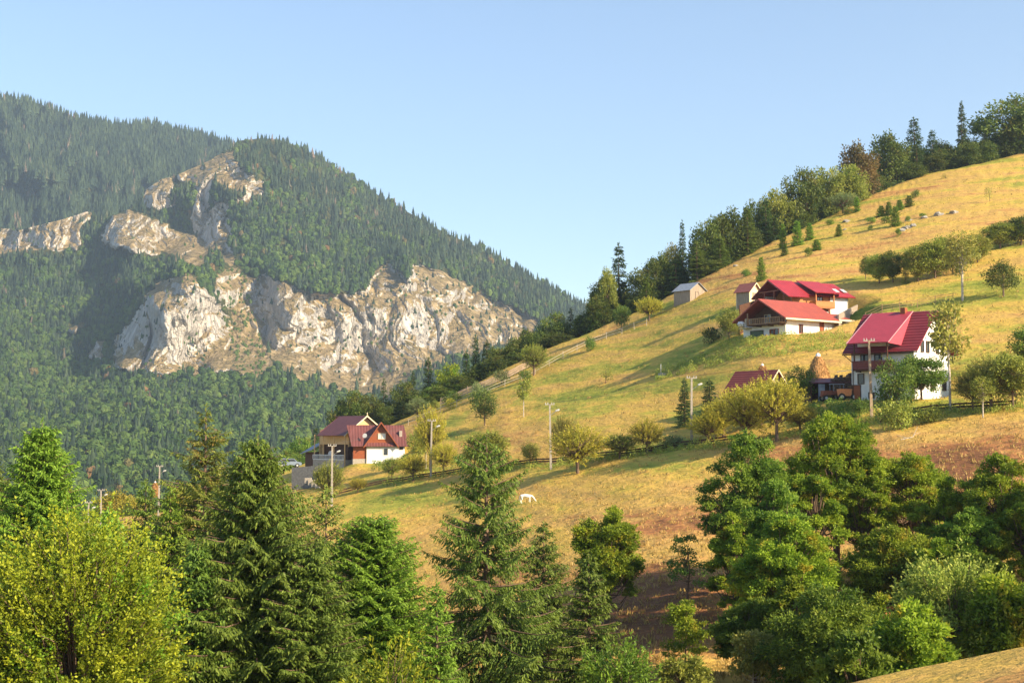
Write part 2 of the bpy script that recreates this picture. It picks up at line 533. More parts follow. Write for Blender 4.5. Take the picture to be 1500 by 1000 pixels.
HUE = [(1400, 660, 170, 45, 0.30), (1150, 700, 110, 35, 0.20), (930, 760, 120, 40, 0.28), (950, 880, 130, 90, 0.62), (1330, 720, 200, 60, 0.32), (1250, 900, 160, 80, 0.3), (1150, 400, 120, 18, 0.12), (1300, 330, 160, 30, 0.08),  # the strongest patch paints the lower slope's tree shade into brown soil
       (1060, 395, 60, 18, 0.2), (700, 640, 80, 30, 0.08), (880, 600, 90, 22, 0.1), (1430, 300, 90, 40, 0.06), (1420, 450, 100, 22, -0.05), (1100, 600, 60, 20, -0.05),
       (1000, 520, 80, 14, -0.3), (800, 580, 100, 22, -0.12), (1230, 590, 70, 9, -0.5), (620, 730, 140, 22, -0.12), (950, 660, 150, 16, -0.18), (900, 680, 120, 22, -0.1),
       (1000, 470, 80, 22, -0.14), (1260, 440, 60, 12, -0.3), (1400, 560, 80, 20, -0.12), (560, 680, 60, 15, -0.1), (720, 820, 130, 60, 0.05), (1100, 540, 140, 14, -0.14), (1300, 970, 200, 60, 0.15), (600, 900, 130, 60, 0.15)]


def build_hill():
    us = np.concatenate([np.arange(-280, 1560, 2.6), np.arange(1560, 2300, 12.0)])
    rows = 300
    back = np.array([90, 70, 52, 38, 28, 20, 14, 9, 5.5, 3, 1.4])
    V = []; H = []
    t = np.linspace(0, 1, rows) ** 1.05
    vc = crest(us)
    uu = np.repeat(us[None], rows, 0)
    vv = vc[None] + t[:, None] * (1180 - vc[None])
    D = HILL(uu, vv)
    p = P(uu, vv, D)
    z0 = p[..., 2].copy()
    p[..., 2] = pads(p[..., 0], p[..., 1], z0 + terr(p[..., 0], p[..., 1], z0))
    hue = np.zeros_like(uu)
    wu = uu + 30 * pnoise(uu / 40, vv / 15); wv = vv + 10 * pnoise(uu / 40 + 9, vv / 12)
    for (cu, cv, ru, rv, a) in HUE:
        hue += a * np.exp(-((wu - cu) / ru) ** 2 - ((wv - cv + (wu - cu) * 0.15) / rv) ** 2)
    # behind the crest the ground rounds over and falls away
    c = p[0]
    B = np.repeat(c[None], len(back), 0).copy()
    r = np.stack(ray(us, vc), -1)
    B[..., 1] += back[:, None]
    B[..., 0] += back[:, None] * r[:, 0][None]
    B[..., 2] += -0.45 * back[:, None] + np.minimum(back[:, None], 3) * 0.2
    p = np.concatenate([B, p]); hue = np.concatenate([np.zeros((len(back), len(us))), hue])
    R, C = p.shape[:2]
    i = np.arange(R * C).reshape(R, C)
    Q = np.stack([i[:-1, :-1], i[1:, :-1], i[1:, 1:], i[:-1, 1:]], -1).reshape(-1, 4)
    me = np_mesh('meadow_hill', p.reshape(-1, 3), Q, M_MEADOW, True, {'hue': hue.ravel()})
    setting(link('meadow_hill', me))


build_hill()


def build_bank():
    """the grassy bank the photographer stands on; its rim shows at the lower right"""
    ys = np.concatenate([np.linspace(-60, 20, 25), np.linspace(21, 41, 60), np.linspace(41.4, 62, 22)])
    xs = np.linspace(-90, 90, 240)
    x, y = np.meshgrid(xs, ys)
    yy = np.maximum(y, 2.0)
    u = np.clip(750 + x / yy * F, 300, 1900)
    v = 1000 - (u - 1236) * 55 / 264
    zr = P(u, v, 40.0)[..., 2]
    z = -1.75 + (zr + 1.75) * np.clip(y, 0, 99) / 40
    z -= np.clip(y - 40, 0, 99) ** 1.5 * 0.5
    z = np.maximum(z, -24) + fbm(x / 3, y / 3, 0, 3) * 0.10
    R, C = x.shape
    i = np.arange(R * C).reshape(R, C)
    Q = np.stack([i[:-1, :-1], i[:-1, 1:], i[1:, 1:], i[1:, :-1]], -1).reshape(-1, 4)
    me = np_mesh('grass_bank', np.stack([x, y, z], -1).reshape(-1, 3), Q, M_MEADOW, True, {'hue': np.full(R * C, 0.08)})
    setting(link('grass_bank', me))


build_bank()
mb = MB(); mb.add([(-9000, -3000, -135), (9000, -3000, -135), (9000, 16000, -135), (-9000, 16000, -135)], [(0, 1, 2, 3)])
setting(mb.build('valley_floor', simple('valley_ground', (0.09, 0.1, 0.035), 0.95, 0.3, 0.02, 0)))

# ------------------------------------------------------------------ terrain: the mountains
MTN = TPS([(-150, 335, 2500), (0, 335, 2480), (130, 308, 2430), (210, 268, 2450), (330, 218, 2600), (430, 205, 2720), (560, 285, 2750), (700, 355, 2800), (850, 440, 2850), (1000, 520, 2900),
           (270, 404, 1860), (270, 480, 1800), (170, 540, 1770), (345, 540, 1750), (270, 552, 1745), (220, 440, 1850),
           (380, 500, 1880), (360, 440, 1960), (410, 410, 1980), (480, 568, 1760), (420, 500, 1860), (500, 430, 2020), (560, 575, 1800), (600, 392, 2150), (690, 425, 2200), (785, 468, 2240), (650, 528, 1960),
           (740, 505, 2060), (335, 232, 2440), (350, 270, 2330), (300, 300, 2330), (300, 370, 2190), (345, 385, 2080), (230, 280, 2380), (200, 312, 2300), (200, 368, 2180), (255, 350, 2300),
           (60, 330, 2400), (60, 365, 2330), (100, 420, 2250), (100, 480, 2110), (120, 540, 1900), (0, 450, 2180), (210, 405, 2120), (170, 455, 2080), (150, 500, 2010), (140, 470, 2120), (235, 395, 2130),
           (450, 320, 2360), (560, 350, 2380), (420, 380, 2140), (700, 400, 2400),
           (-150, 560, 1700), (0, 560, 1690), (200, 562, 1670), (400, 555, 1660), (480, 590, 1600), (560, 600, 1650),
           (0, 640, 1300), (200, 640, 1260), (450, 640, 1300), (600, 620, 1500), (200, 730, 960), (400, 730, 960), (0, 760, 860), (-150, 760, 860),
           (0, 880, 640), (500, 880, 640), (1000, 620, 1800), (1100, 880, 640), (800, 620, 1600)], 1e-4)
RIDGE = TPS([(-150, 110, 3350), (0, 138, 3300), (180, 178, 3400), (330, 205, 3450), (450, 250, 3500), (0, 300, 2850), (200, 300, 2900), (400, 300, 3000),
             (0, 420, 2500 + 250), (300, 420, 2800), (450, 420, 2850), (-150, 420, 2750), (100, 220, 3080), (220, 230, 3190)], 1e-4)
_mu = [-150, 0, 30, 60, 90, 130, 150, 175, 205, 215, 235, 258, 285, 305, 322, 340, 352, 380, 405, 430, 455, 480, 520, 560, 600, 650, 700, 750, 800, 850, 900, 1000, 1100]
_mv = [338, 334, 337, 329, 322, 309, 322, 312, 300, 277, 263, 257, 245, 236, 226, 216, 206, 203, 204, 212, 224, 238, 262, 290, 312, 340, 362, 390, 417, 446, 476, 530, 590]
_ru = [-150, 0, 40, 60, 85, 100, 125, 150, 180, 220, 240, 275, 300, 330, 400, 460]
_rv = [112, 143, 148, 153, 164, 170, 174, 181, 183, 181, 186, 194, 200, 207, 232, 270]
ROCKS = [[(322, 398), (345, 392), (368, 408), (362, 440), (366, 475), (382, 505), (402, 535), (400, 550), (345, 548), (346, 500), (336, 455), (312, 425)],
         [(292, 262), (312, 262), (306, 300), (296, 330), (284, 345), (280, 320)], [(252, 335), (285, 345), (300, 380), (296, 392), (270, 388), (250, 362)],
         [(270, 403), (290, 405), (300, 425), (318, 440), (330, 460), (342, 480), (346, 520), (348, 543), (300, 547), (260, 552), (225, 548), (190, 547), (165, 537), (170, 490), (190, 475), (205, 450), (215, 430), (235, 412)],
         [(128, 527), (142, 497), (155, 500), (152, 529)], [(101, 482), (112, 476), (117, 484), (107, 492)],
         [(365, 410), (385, 403), (410, 412), (440, 425), (470, 432), (500, 430), (535, 428), (545, 400), (565, 385), (580, 395), (600, 412), (605, 386), (640, 393), (680, 415), (720, 438), (750, 450), (785, 465), (790, 480), (770, 497), (720, 508), (690, 524), (650, 534), (610, 545), (592, 562), (580, 570), (565, 580), (520, 574), (490, 574), (470, 562), (440, 557), (410, 538), (395, 518), (375, 493), (360, 467), (358, 430)],
         [(206, 277), (225, 263), (250, 257), (256, 275), (246, 286), (252, 303), (235, 308), (215, 303), (205, 292)], [(255, 255), (272, 244), (296, 240), (299, 262), (292, 280), (280, 270), (262, 264)],
         [(300, 238), (322, 225), (345, 219), (342, 240), (328, 250), (312, 262), (300, 260)], [(312, 262), (340, 228), (355, 250), (375, 262), (392, 268), (388, 282), (365, 287), (345, 278), (330, 272)],
         [(283, 362), (296, 325), (312, 296), (335, 298), (331, 315), (338, 332), (334, 362), (354, 387), (338, 388), (318, 368), (300, 375), (284, 380)], [(345, 290), (372, 286), (368, 297), (350, 297)],
         [(148, 352), (163, 318), (190, 308), (212, 316), (240, 326), (260, 345), (266, 372), (250, 370), (225, 372), (200, 372), (180, 364), (158, 360)],
         [(-100, 335), (0, 332), (30, 336), (60, 326), (90, 319), (132, 306), (134, 318), (117, 335), (121, 357), (100, 368), (60, 364), (30, 368), (0, 372), (-100, 372)]]


def inpoly(u, v, poly):
    u = np.asarray(u); ins = np.zeros(u.shape, bool)
    n = len(poly)
    for i in range(n):
        x1, y1 = poly[i]; x2, y2 = poly[(i + 1) % n]
        if y1 == y2: continue
        c = ((y1 > v) != (y2 > v)) & (u < (x2 - x1) * (v - y1) / (y2 - y1) + x1)
        ins ^= c
    return ins


def rockmask(u, v):
    du = 7 * pnoise(u / 9., v / 9.) + 3 * pnoise(u / 3.5, v / 3.5 + 7)
    dv = 6 * pnoise(u / 9. + 31, v / 9.) + 3 * pnoise(u / 3.5 + 3, v / 3.5)
    m = np.zeros(np.shape(u), bool)
    for p in ROCKS:
        a = np.array(p)
        s = 1.0 if (a[:, 0].max() - a[:, 0].min()) > 60 else 0.5
        m |= inpoly(u + du * s, v + dv * s, p)
    return m


def blur(a, n):
    for _ in range(n):
        b = np.pad(a, 1, mode='edge')
        a = (b[1:-1, 1:-1] * 4 + b[:-2, 1:-1] + b[2:, 1:-1] + b[1:-1, :-2] + b[1:-1, 2:]) / 8
    return a


def mtn_offset(u, v, D, rk):
    """relief pushed along the depth: gullies in the woods, sharp ribs in the cliffs"""
    x = ray(u, v)[0] * D; z = ray(u, v)[1] * D
    q1 = pnoise(x / 70., z / 70., 2.2); q2 = pnoise(x / 70., z / 70., 9.2)
    q3 = pnoise(x / 20., z / 20., 5.2); q4 = pnoise(x / 20., z / 20., 7.7)
    wx = x + 26 * q1 + 8 * q3 + 0.25 * z; wz = z + 30 * q2 + 9 * q4
    macro = fbm((x + 0.3 * z) / 330., z / 520., 0.5, 4, True) * 165
    a1, a2 = worley(wx / 74., wz / 170., 3)
    b1, b2 = worley(wx / 27., wz / 62., 11)
    c1, c2 = worley((wx + 3 * q3) / 10., wz / 21., 23)
    rock = (a2 - a1) * 42 + (0.7 - a1) * 34 + (b2 - b1) * 17 + (0.7 - b1) * 13 + (c2 - c1) * 4
    fine = fbm(wx / 11., wz / 22., 4.1, 5, True)
    return -macro * (1 - 0.7 * rk) - rk * (rock - 25 + fine * 6)


def build_mtn():
    us = np.arange(-150, 1100, 1.3); rows = 470
    vc = np.interp(us, _mu, _mv)
    t = np.linspace(0, 1, rows)
    uu = np.repeat(us[None], rows, 0); vv = vc + t[:, None] * (880 - vc)
    D = MTN(uu, vv)
    hard = rockmask(uu, vv).astype(float)
    rk = blur(hard, 2); rs = blur(hard, 14)
    D2 = D + mtn_offset(uu, vv, D, rs)
    p = P(uu, vv, D2)
    dry = 0.42 * np.exp(-((uu - 272) / 30) ** 2 - ((vv - 407) / 9) ** 2) + 0.18 * np.exp(-((uu - 235) / 30) ** 2 - ((vv - 285) / 22) ** 2) \
        + 0.12 * np.exp(-((uu - 290) / 40) ** 2 - ((vv - 255) / 12) ** 2) + 0.16 * np.exp(-((uu - 270) / 30) ** 2 - ((vv - 485) / 20) ** 2) \
        + 0.22 * np.exp(-((uu - 690) / 60) ** 2 - ((vv - 418 - (uu - 690) * .45) / 14) ** 2) + 0.1 * np.exp(-((uu - 520) / 90) ** 2 - ((vv - 450) / 22) ** 2) \
        + 0.16 * np.exp(-((uu - 60) / 70) ** 2 - ((vv - 335) / 12) ** 2) + 0.5 * np.exp(-((uu - 352 - (vv - 470) * .25) / 16) ** 2 - ((vv - 475) / 85) ** 2) + 0.1 * np.exp(-((uu - 575) / 22) ** 2 - ((vv - 470) / 60) ** 2) - 0.05
    grid_to_mesh('mountain', p, us, vc, {'rock': rk, 'dry': dry})


def grid_to_mesh(name, p, us, vc, at):
    back = np.array([900, 600, 350, 180, 80, 30, 10.])
    B = np.repeat(p[0][None], len(back), 0).copy()
    rx = ray(us, vc)[0]
    B[..., 1] += back[:, None]; B[..., 0] += back[:, None] * rx; B[..., 2] -= 0.45 * back[:, None]
    p = np.concatenate([B, p])
    A = {k: np.concatenate([np.repeat(a[:1], len(back), 0) * 0, a]).ravel() for k, a in at.items()}
    R, C = p.shape[:2]
    i = np.arange(R * C).reshape(R, C)
    Q = np.stack([i[:-1, :-1], i[1:, :-1], i[1:, 1:], i[:-1, 1:]], -1).reshape(-1, 4)
    setting(link(name, np_mesh(name, p.reshape(-1, 3), Q, M_MTN, False, A)))


def build_ridge():
    us = np.arange(-150, 460, 4.0); rows = 110
    vc = np.interp(us, _ru, _rv)
    t = np.linspace(0, 1, rows)
    uu = np.repeat(us[None], rows, 0); vv = vc + t[:, None] * (430 - vc)
    D = RIDGE(uu, vv) + rid_offset(uu, vv)
    grid_to_mesh('mountain_ridge', P(uu, vv, D), us, vc, {'rock': uu * 0, 'dry': uu * 0})


def rid_offset(u, v):
    return -fbm((u + 0.2 * v) / 75., v / 110., 3.3, 4, True) * 150


build_mtn(); build_ridge()


# ------------------------------------------------------------------ far forest (one wood on each mountain)
def tmpl_conifer(k):
    r = np.random.default_rng(50 + k)
    V = []; T = []
    n = 6
    for a, (z0, z1, rr) in enumerate([(0.02, 0.5, 0.19), (0.28, 0.76, 0.14), (0.55, 1.0, 0.085)]):
        b = len(V)
        V.append((0, 0, z1))
        for i in range(n):
            t = 2 * math.pi * (i + a * 0.5) / n
            q = rr * r.uniform(0.65, 1.25)
            V.append((q * math.cos(t), q * math.sin(t), z0 + r.uniform(-.04, .06)))
        T += [(b, b + 1 + i, b + 1 + (i + 1) % n) for i in range(n)]
    return np.array(V), np.array(T)


def tmpl_broad(k):
    r = np.random.default_rng(80 + k)
    V = []; T = []
    for j in range(46):
        d = r.normal(size=3); d /= np.linalg.norm(d); d[2] = abs(d[2]) * 1.1 - 0.25
        c = np.array([0, 0, 0.55]) + d * np.array([0.36, 0.36, 0.42]) * r.uniform(0.7, 1.05)
        a = r.normal(size=3); a -= a.dot(d) * d * 0.6; a /= np.linalg.norm(a)
        bb = np.cross(d, a)
        s = r.uniform(0.12, 0.2)
        b = len(V)
        V += [c + a * s, c + bb * s * .9 - a * s * .3, c - a * s * .8 - d * 0.05, c - bb * s]
        T += [(b, b + 1, b + 2), (b, b + 2, b + 3)]
    b = len(V)
    for (rr, z) in ((0.22, 0.15), (0.34, 0.45), (0.26, 0.75)):
        for i in range(5): V.append(np.array([rr * math.cos(i * 1.257), rr * math.sin(i * 1.257), z]))
    V.append(np.array([0, 0, 0.92]))
    for k_ in range(2):
        for i in range(5):
            j = (i + 1) % 5
            T += [(b + k_ * 5 + i, b + k_ * 5 + j, b + k_ * 5 + 5 + j), (b + k_ * 5 + i, b + k_ * 5 + 5 + j, b + k_ * 5 + 5 + i)]
    for i in range(5): T.append((b + 10 + i, b + 10 + (i + 1) % 5, b + 15))
    return np.array(V), np.array(T)


def scatter(name, tm, pos, hgt, wid, tint, mat):
    Vs = []; Ts = []; At = []
    k = rng.integers(0, len(tm), len(pos)); ang = rng.uniform(0, 6.28, len(pos)); off = 0
    for q, (tv, tt) in enumerate(tm):
        m = k == q
        c, s = np.cos(ang[m])[:, None], np.sin(ang[m])[:, None]
        W = wid[m][:, None]; H = hgt[m][:, None]
        x = (tv[:, 0] * c - tv[:, 1] * s) * W + pos[m][:, :1]
        y = (tv[:, 0] * s + tv[:, 1] * c) * W + pos[m][:, 1:2]
        z = tv[:, 2] * H + pos[m][:, 2:3]
        v = np.stack([x, y, z], -1).reshape(-1, 3)
        n = m.sum()
        t = (tt[None] + (np.arange(n) * len(tv))[:, None, None]).reshape(-1, 3) + off
        Vs.append(v); Ts.append(t); off += len(v)
        At.append(np.repeat(tint[m], len(tv)))
    me = np_mesh(name, np.concatenate(Vs), np.concatenate(Ts), mat, False, {'tint': np.concatenate(At)})
    return setting(link(name, me), 'stuff')


def forest_mat(name, stops):
    m, t, b = new_mat(name)
    at = N(t, 'ShaderNodeAttribute', attribute_name='tint')
    n = noise(t, 0.25, 3, 0.6)
    col = ramp(t, at.outputs['Fac'], stops)
    t.links.new(mixc(t, 0.6, col, ramp(t, n, [(0.3, 0.6), (0.7, 1.25)]), 'MULTIPLY'), b.inputs['Base Color'])
    b.inputs['Roughness'].default_value = 0.9; b.inputs['Specular IOR Level'].default_value = 0.1
    return m


M_FC = forest_mat('far_spruce_wood', [(0.0, (0.018, 0.034, 0.022)), (0.45, (0.037, 0.06, 0.033)), (0.85, (0.07, 0.10, 0.045)), (0.93, (0.13, 0.11, 0.075)), (1.0, (0.18, 0.13, 0.1))])
M_FB = forest_mat('far_broadleaf_wood', [(0.0, (0.035, 0.07, 0.02)), (0.5, (0.07, 0.12, 0.028)), (0.88, (0.11, 0.16, 0.038)), (0.93, (0.14, 0.12, 0.045)), (1.0, (0.2, 0.12, 0.05))])


def build_forest():
    # main mountain
    n = 120000
    u = rng.uniform(-110, 1000, n); vc = np.interp(u, _mu, _mv)
    v = vc + rng.uniform(0, 1, n) * (790 - vc)
    ok = v < crest(u) + 15
    u, v = u[ok], v[ok]
    D = MTN(u, v); rkm = rockmask(u, v)
    # acceptance: the nearer, the fewer trees per square pixel
    low = v > np.interp(u, [0, 170, 480, 600], [520, 548, 568, 600])
    shrub = (np.abs(u - 352 - (v - 470) * .25) < 24) & (v > 392) & (v < 556)
    acc = rng.uniform(size=len(u)) < np.where(low, 0.27 * (D / 1300) ** 1.5, 0.42)
    rock_tree = rkm & (rng.uniform(size=len(u)) < np.where(shrub, 0.16, 0.022))
    hide = (rockmask(u, v - 10) | rockmask(u, v - 5)) & (rng.uniform(size=len(u)) < 0.85)
    thin = (fbm(u / 9. + 3, v / 6., 9.9, 2) < -0.30) & (rng.uniform(size=len(u)) < 0.8)
    keep = (acc & ~rkm & ~hide & ~thin) | rock_tree
    u, v, D, low, shrub, rt = u[keep], v[keep], D[keep], low[keep], shrub[keep], rock_tree[keep]
    rs = rt.astype(float) * 0.5
    D2 = D + mtn_offset(u, v, D, rs)
    p = P(u, v, D2)
    p[:, 2] -= 1.0
    bn = fbm(u / 38., v / 26., 0.7, 3)
    band = np.clip((v - (vc_at(u) + 60)) / 120, -0.6, 0.5)
    pb = np.where(low, 0.72, 0.2 + 0.5 * band) + bn * 0.9
    pb += 0.5 * np.exp(-((u - 400) / 60) ** 2 - ((v - 395) / 20) ** 2)
    pb = np.where(shrub, 1.0, pb)
    broad = rng.uniform(size=len(u)) < pb
    dead = fbm(u / 14. + 50, v / 14., 0.2, 2)
    tint = np.clip(rng.uniform(0, 0.8, len(u)) + bn * 0.35, 0, 0.88)
    tint = np.where((dead > 0.38) & (rng.uniform(size=len(u)) < 0.4), rng.uniform(0.92, 1, len(u)), tint)
    tint = np.where(shrub, rng.uniform(0.5, 0.92, len(u)), tint)
    sz = rng.uniform(0.55, 1.2, len(u)) * (1 + 0.45 * fbm(u / 22., v / 16., 6.6, 2))
    c = ~broad
    scatter('far_spruce_forest', [tmpl_conifer(i) for i in range(6)], p[c], sz[c] * np.where(rt[c], 8, np.where(low[c], 17, 17)), sz[c] * np.where(rt[c], 12, 20), tint[c], M_FC)
    b = broad
    k = np.where(shrub[b] | rt[b], 5.5, np.where(low[b], 12.5, 13))
    scatter('far_broadleaf_forest', [tmpl_broad(i) for i in range(6)], p[b], sz[b] * k, sz[b] * k, tint[b], M_FB)
    # the ridge behind
    n = 22000
    u = rng.uniform(-110, 440, n); vr = np.interp(u, _ru, _rv)
    v = vr + rng.uniform(0, 1, n) ** 0.95 * (385 - vr)
    D = RIDGE(u, v) + rid_offset(u, v)
    keep = (v < np.interp(u, _mu, _mv) + 12) & (rng.uniform(size=n) < 0.95)
    u, v, D = u[keep], v[keep], D[keep]
    p = P(u, v, D); p[:, 2] -= 1
    tint = np.clip(rng.uniform(0, 0.75, len(u)) + fbm(u / 30., v / 30., 4., 2) * 0.4, 0, 0.88)
    dead = fbm(u / 16. + 9, v / 30., 1.2, 2)
    tint = np.where((dead > 0.34) & (rng.uniform(size=len(u)) < 0.45), rng.uniform(0.9, 1, len(u)), tint)
    sz = rng.uniform(0.7, 1.15, len(u))
    scatter('far_ridge_forest', [tmpl_conifer(i) for i in range(6)], p, sz * 21, sz * 23, tint, M_FC)


def vc_at(u): return np.interp(u, _mu, _mv)


build_forest()

# ------------------------------------------------------------------ haze
hz = MB().box(-2300, 3000, -70, 4700, -136, 1050)
hm = bpy.data.materials.new('haze'); hm.use_nodes = True
ht = hm.node_tree; ht.nodes.remove(ht.nodes['Principled BSDF'])
pv = ht.nodes.new('ShaderNodeVolumePrincipled')
pv.inputs['Color'].default_value = (0.62, 0.8, 1.0, 1); pv.inputs['Density'].default_value = HAZE; pv.inputs['Anisotropy'].default_value = 0.2
ht.links.new(pv.outputs[0], ht.nodes['Material Output'].inputs['Volume'])
hz_o = setting(hz.build('haze', hm), 'stuff')
# ------------------------------------------------------------------ tree builders (each returns a trunk mesh and a crown mesh)
def unit(a): return a / np.maximum(np.linalg.norm(a, axis=-1, keepdims=True), 1e-9)


def cards(p, d, n, L, W, tint):
    """leaf or sprig blades: rhombic quads starting at p, running along d, flat across n"""
    w = unit(np.cross(d, n)) * (W * 0.5)[:, None]
    L = L[:, None]
    V = np.stack([p, p + d * L * 0.45 + w, p + d * L, p + d * L * 0.45 - w], 1).reshape(-1, 3)
    return V, np.repeat(tint, 4)


class Crown:
    def __init__(s): s.V = []; s.T = []

    def add(s, p, d, n, L, W, tint):
        k = len(p)
        if k == 0: return
        L = np.broadcast_to(L, k).astype(float); W = np.broadcast_to(W, k).astype(float)
        v, t = cards(p, unit(d), n, L, W, np.clip(np.broadcast_to(tint, k), 0, 1))
        s.V.append(v); s.T.append(t)

    def mesh(s, name, mat):
        V = np.concatenate(s.V); T = np.concatenate(s.T)
        return np_mesh(name, V, np.arange(len(V)).reshape(-1, 4), mat, False, {'tint': T})


class Wood:
    def __init__(s): s.v = []; s.f = []

    def tube(s, pts, rad, n=6):
        pts = [Vector(p) for p in pts]; b = len(s.v)
        for i, p in enumerate(pts):
            d = (pts[min(i + 1, len(pts) - 1)] - pts[max(i - 1, 0)]).normalized()
            x = d.cross(Vector((0.3, 0.95, 0.1))).normalized(); y = d.cross(x)
            for k in range(n):
                t = 6.2832 * k / n
                s.v.append(tuple(p + (x * math.cos(t) + y * math.sin(t)) * rad[i]))
        for i in range(len(pts) - 1):
            for k in range(n):
                j = (k + 1) % n
                s.f.append((b + i * n + k, b + i * n + j, b + (i + 1) * n + j, b + (i + 1) * n + k))

    def mesh(s, name, mat):
        return np_mesh(name, np.array(s.v), np.array(s.f), mat, True)


def spruce(seed, h, r, unitl=0.24, leafm=None, bark=None, droop=0.35, dens=1.0, gap=0.42, bare=0.04, shape=0.85, hang=0.6, lift=0.25, jag=0.25, nb=(6, 9)):
    """tiers of curved limbs hung with sprigs"""
    R = np.random.default_rng(seed)
    c = Crown(); wd = Wood()
    wd.tube([(0, 0, -0.8), (0, 0, h * 0.3), (R.uniform(-.05, .05), R.uniform(-.05, .05), h * 0.7), (0, 0, h)], [h * 0.019, h * 0.015, h * 0.007, 0.01], 8)
    z = h * bare
    while z < h * 0.985:
        f = z / h
        n = R.integers(*nb)
        a0 = R.uniform(0, 6.28)
        Lm = r * (1 - f) ** shape * R.uniform(0.82, 1.1) + 0.12
        for k in range(n):
            az = a0 + 6.283 * k / n + R.uniform(-.25, .25)
            L = Lm * R.uniform(1 - jag * 1.6, 1.08)
            zz = z + R.uniform(-.5, .5) * gap
            o = np.array([math.cos(az), math.sin(az), 0]); sd = np.array([-o[1], o[0], 0])
            st = max(3, int(L / (unitl * 0.3)))
            s = (np.arange(st) + R.uniform(0, 1, st)) / st
            dr = droop * (1 - 0.75 * f)
            zc = lambda q: (lift * f * 1.6 + 0.05) * q * L - dr * L * (1.5 * q ** 1.6 - 0.95 * q ** 3)
            curve = lambda q: o[None] * (q * L)[:, None] + np.stack([0 * q, 0 * q, zz + zc(q)], 1)
            q5 = np.linspace(0, 0.92, 5)
            if L > 0.7: wd.tube(curve(q5), np.linspace(0.012 + 0.014 * L, 0.008, 5), 4)
            s = s[s > 0.1]
            if len(s) == 0: s = np.array([0.5, 0.9])
            base = curve(s)
            for side in (-1, 1, 0):
                m = len(s)
                tw = (0.36 * L * (1 - s) * (s > 0.18) + unitl * 0.75) * R.uniform(0.6, 1.15, m)
                if side == 0: tw = np.full(m, unitl * 0.8)
                ks = np.maximum(1, (tw / (unitl * 0.42) * dens).astype(int))
                idx = np.repeat(np.arange(m), ks)
                fr = np.concatenate([(np.arange(q) + 0.3) / q for q in ks])
                dirn = unit(o[None] * R.uniform(0.4, 1.0, (m, 1)) + sd[None] * side * R.uniform(0.7, 1.1, (m, 1)) + np.array([0, 0, 1])[None] * (0.1 - 0.3 * (side != 0)) + R.normal(0, .12, (m, 3)))
                p = base[idx] + dirn[idx] * (fr * tw[idx])[:, None]
                p[:, 2] -= hang * (fr * tw[idx]) ** 1.2 * 0.5
                dd = dirn[idx] + np.array([0, 0, -1]) * (hang * R.uniform(0.1, 1.5, len(idx)))[:, None] + R.normal(0, .28, (len(idx), 3))
                nn = unit(R.normal(0, 0.6, (len(idx), 3)) + np.array([0, 0, 1.0]))
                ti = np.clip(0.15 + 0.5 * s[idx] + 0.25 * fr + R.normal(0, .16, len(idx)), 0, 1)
                c.add(p, dd, nn, unitl * R.uniform(0.6, 1.1, len(idx)), unitl * 0.30, ti)
        z += gap * R.uniform(0.75, 1.2) * (1.0 - 0.45 * f)
    # leader
    m = 26
    c.add(np.stack([R.normal(0, .03, m), R.normal(0, .03, m), h * np.linspace(0.955, 1.01, m)], 1), np.stack([R.normal(0, 1, m), R.normal(0, 1, m), np.full(m, .9)], 1), R.normal(size=(m, 3)), unitl * 0.7, unitl * 0.3, 0.8)
    return wd.mesh('trunk', bark or BARK), c.mesh('crown', leafm or L_SPR)


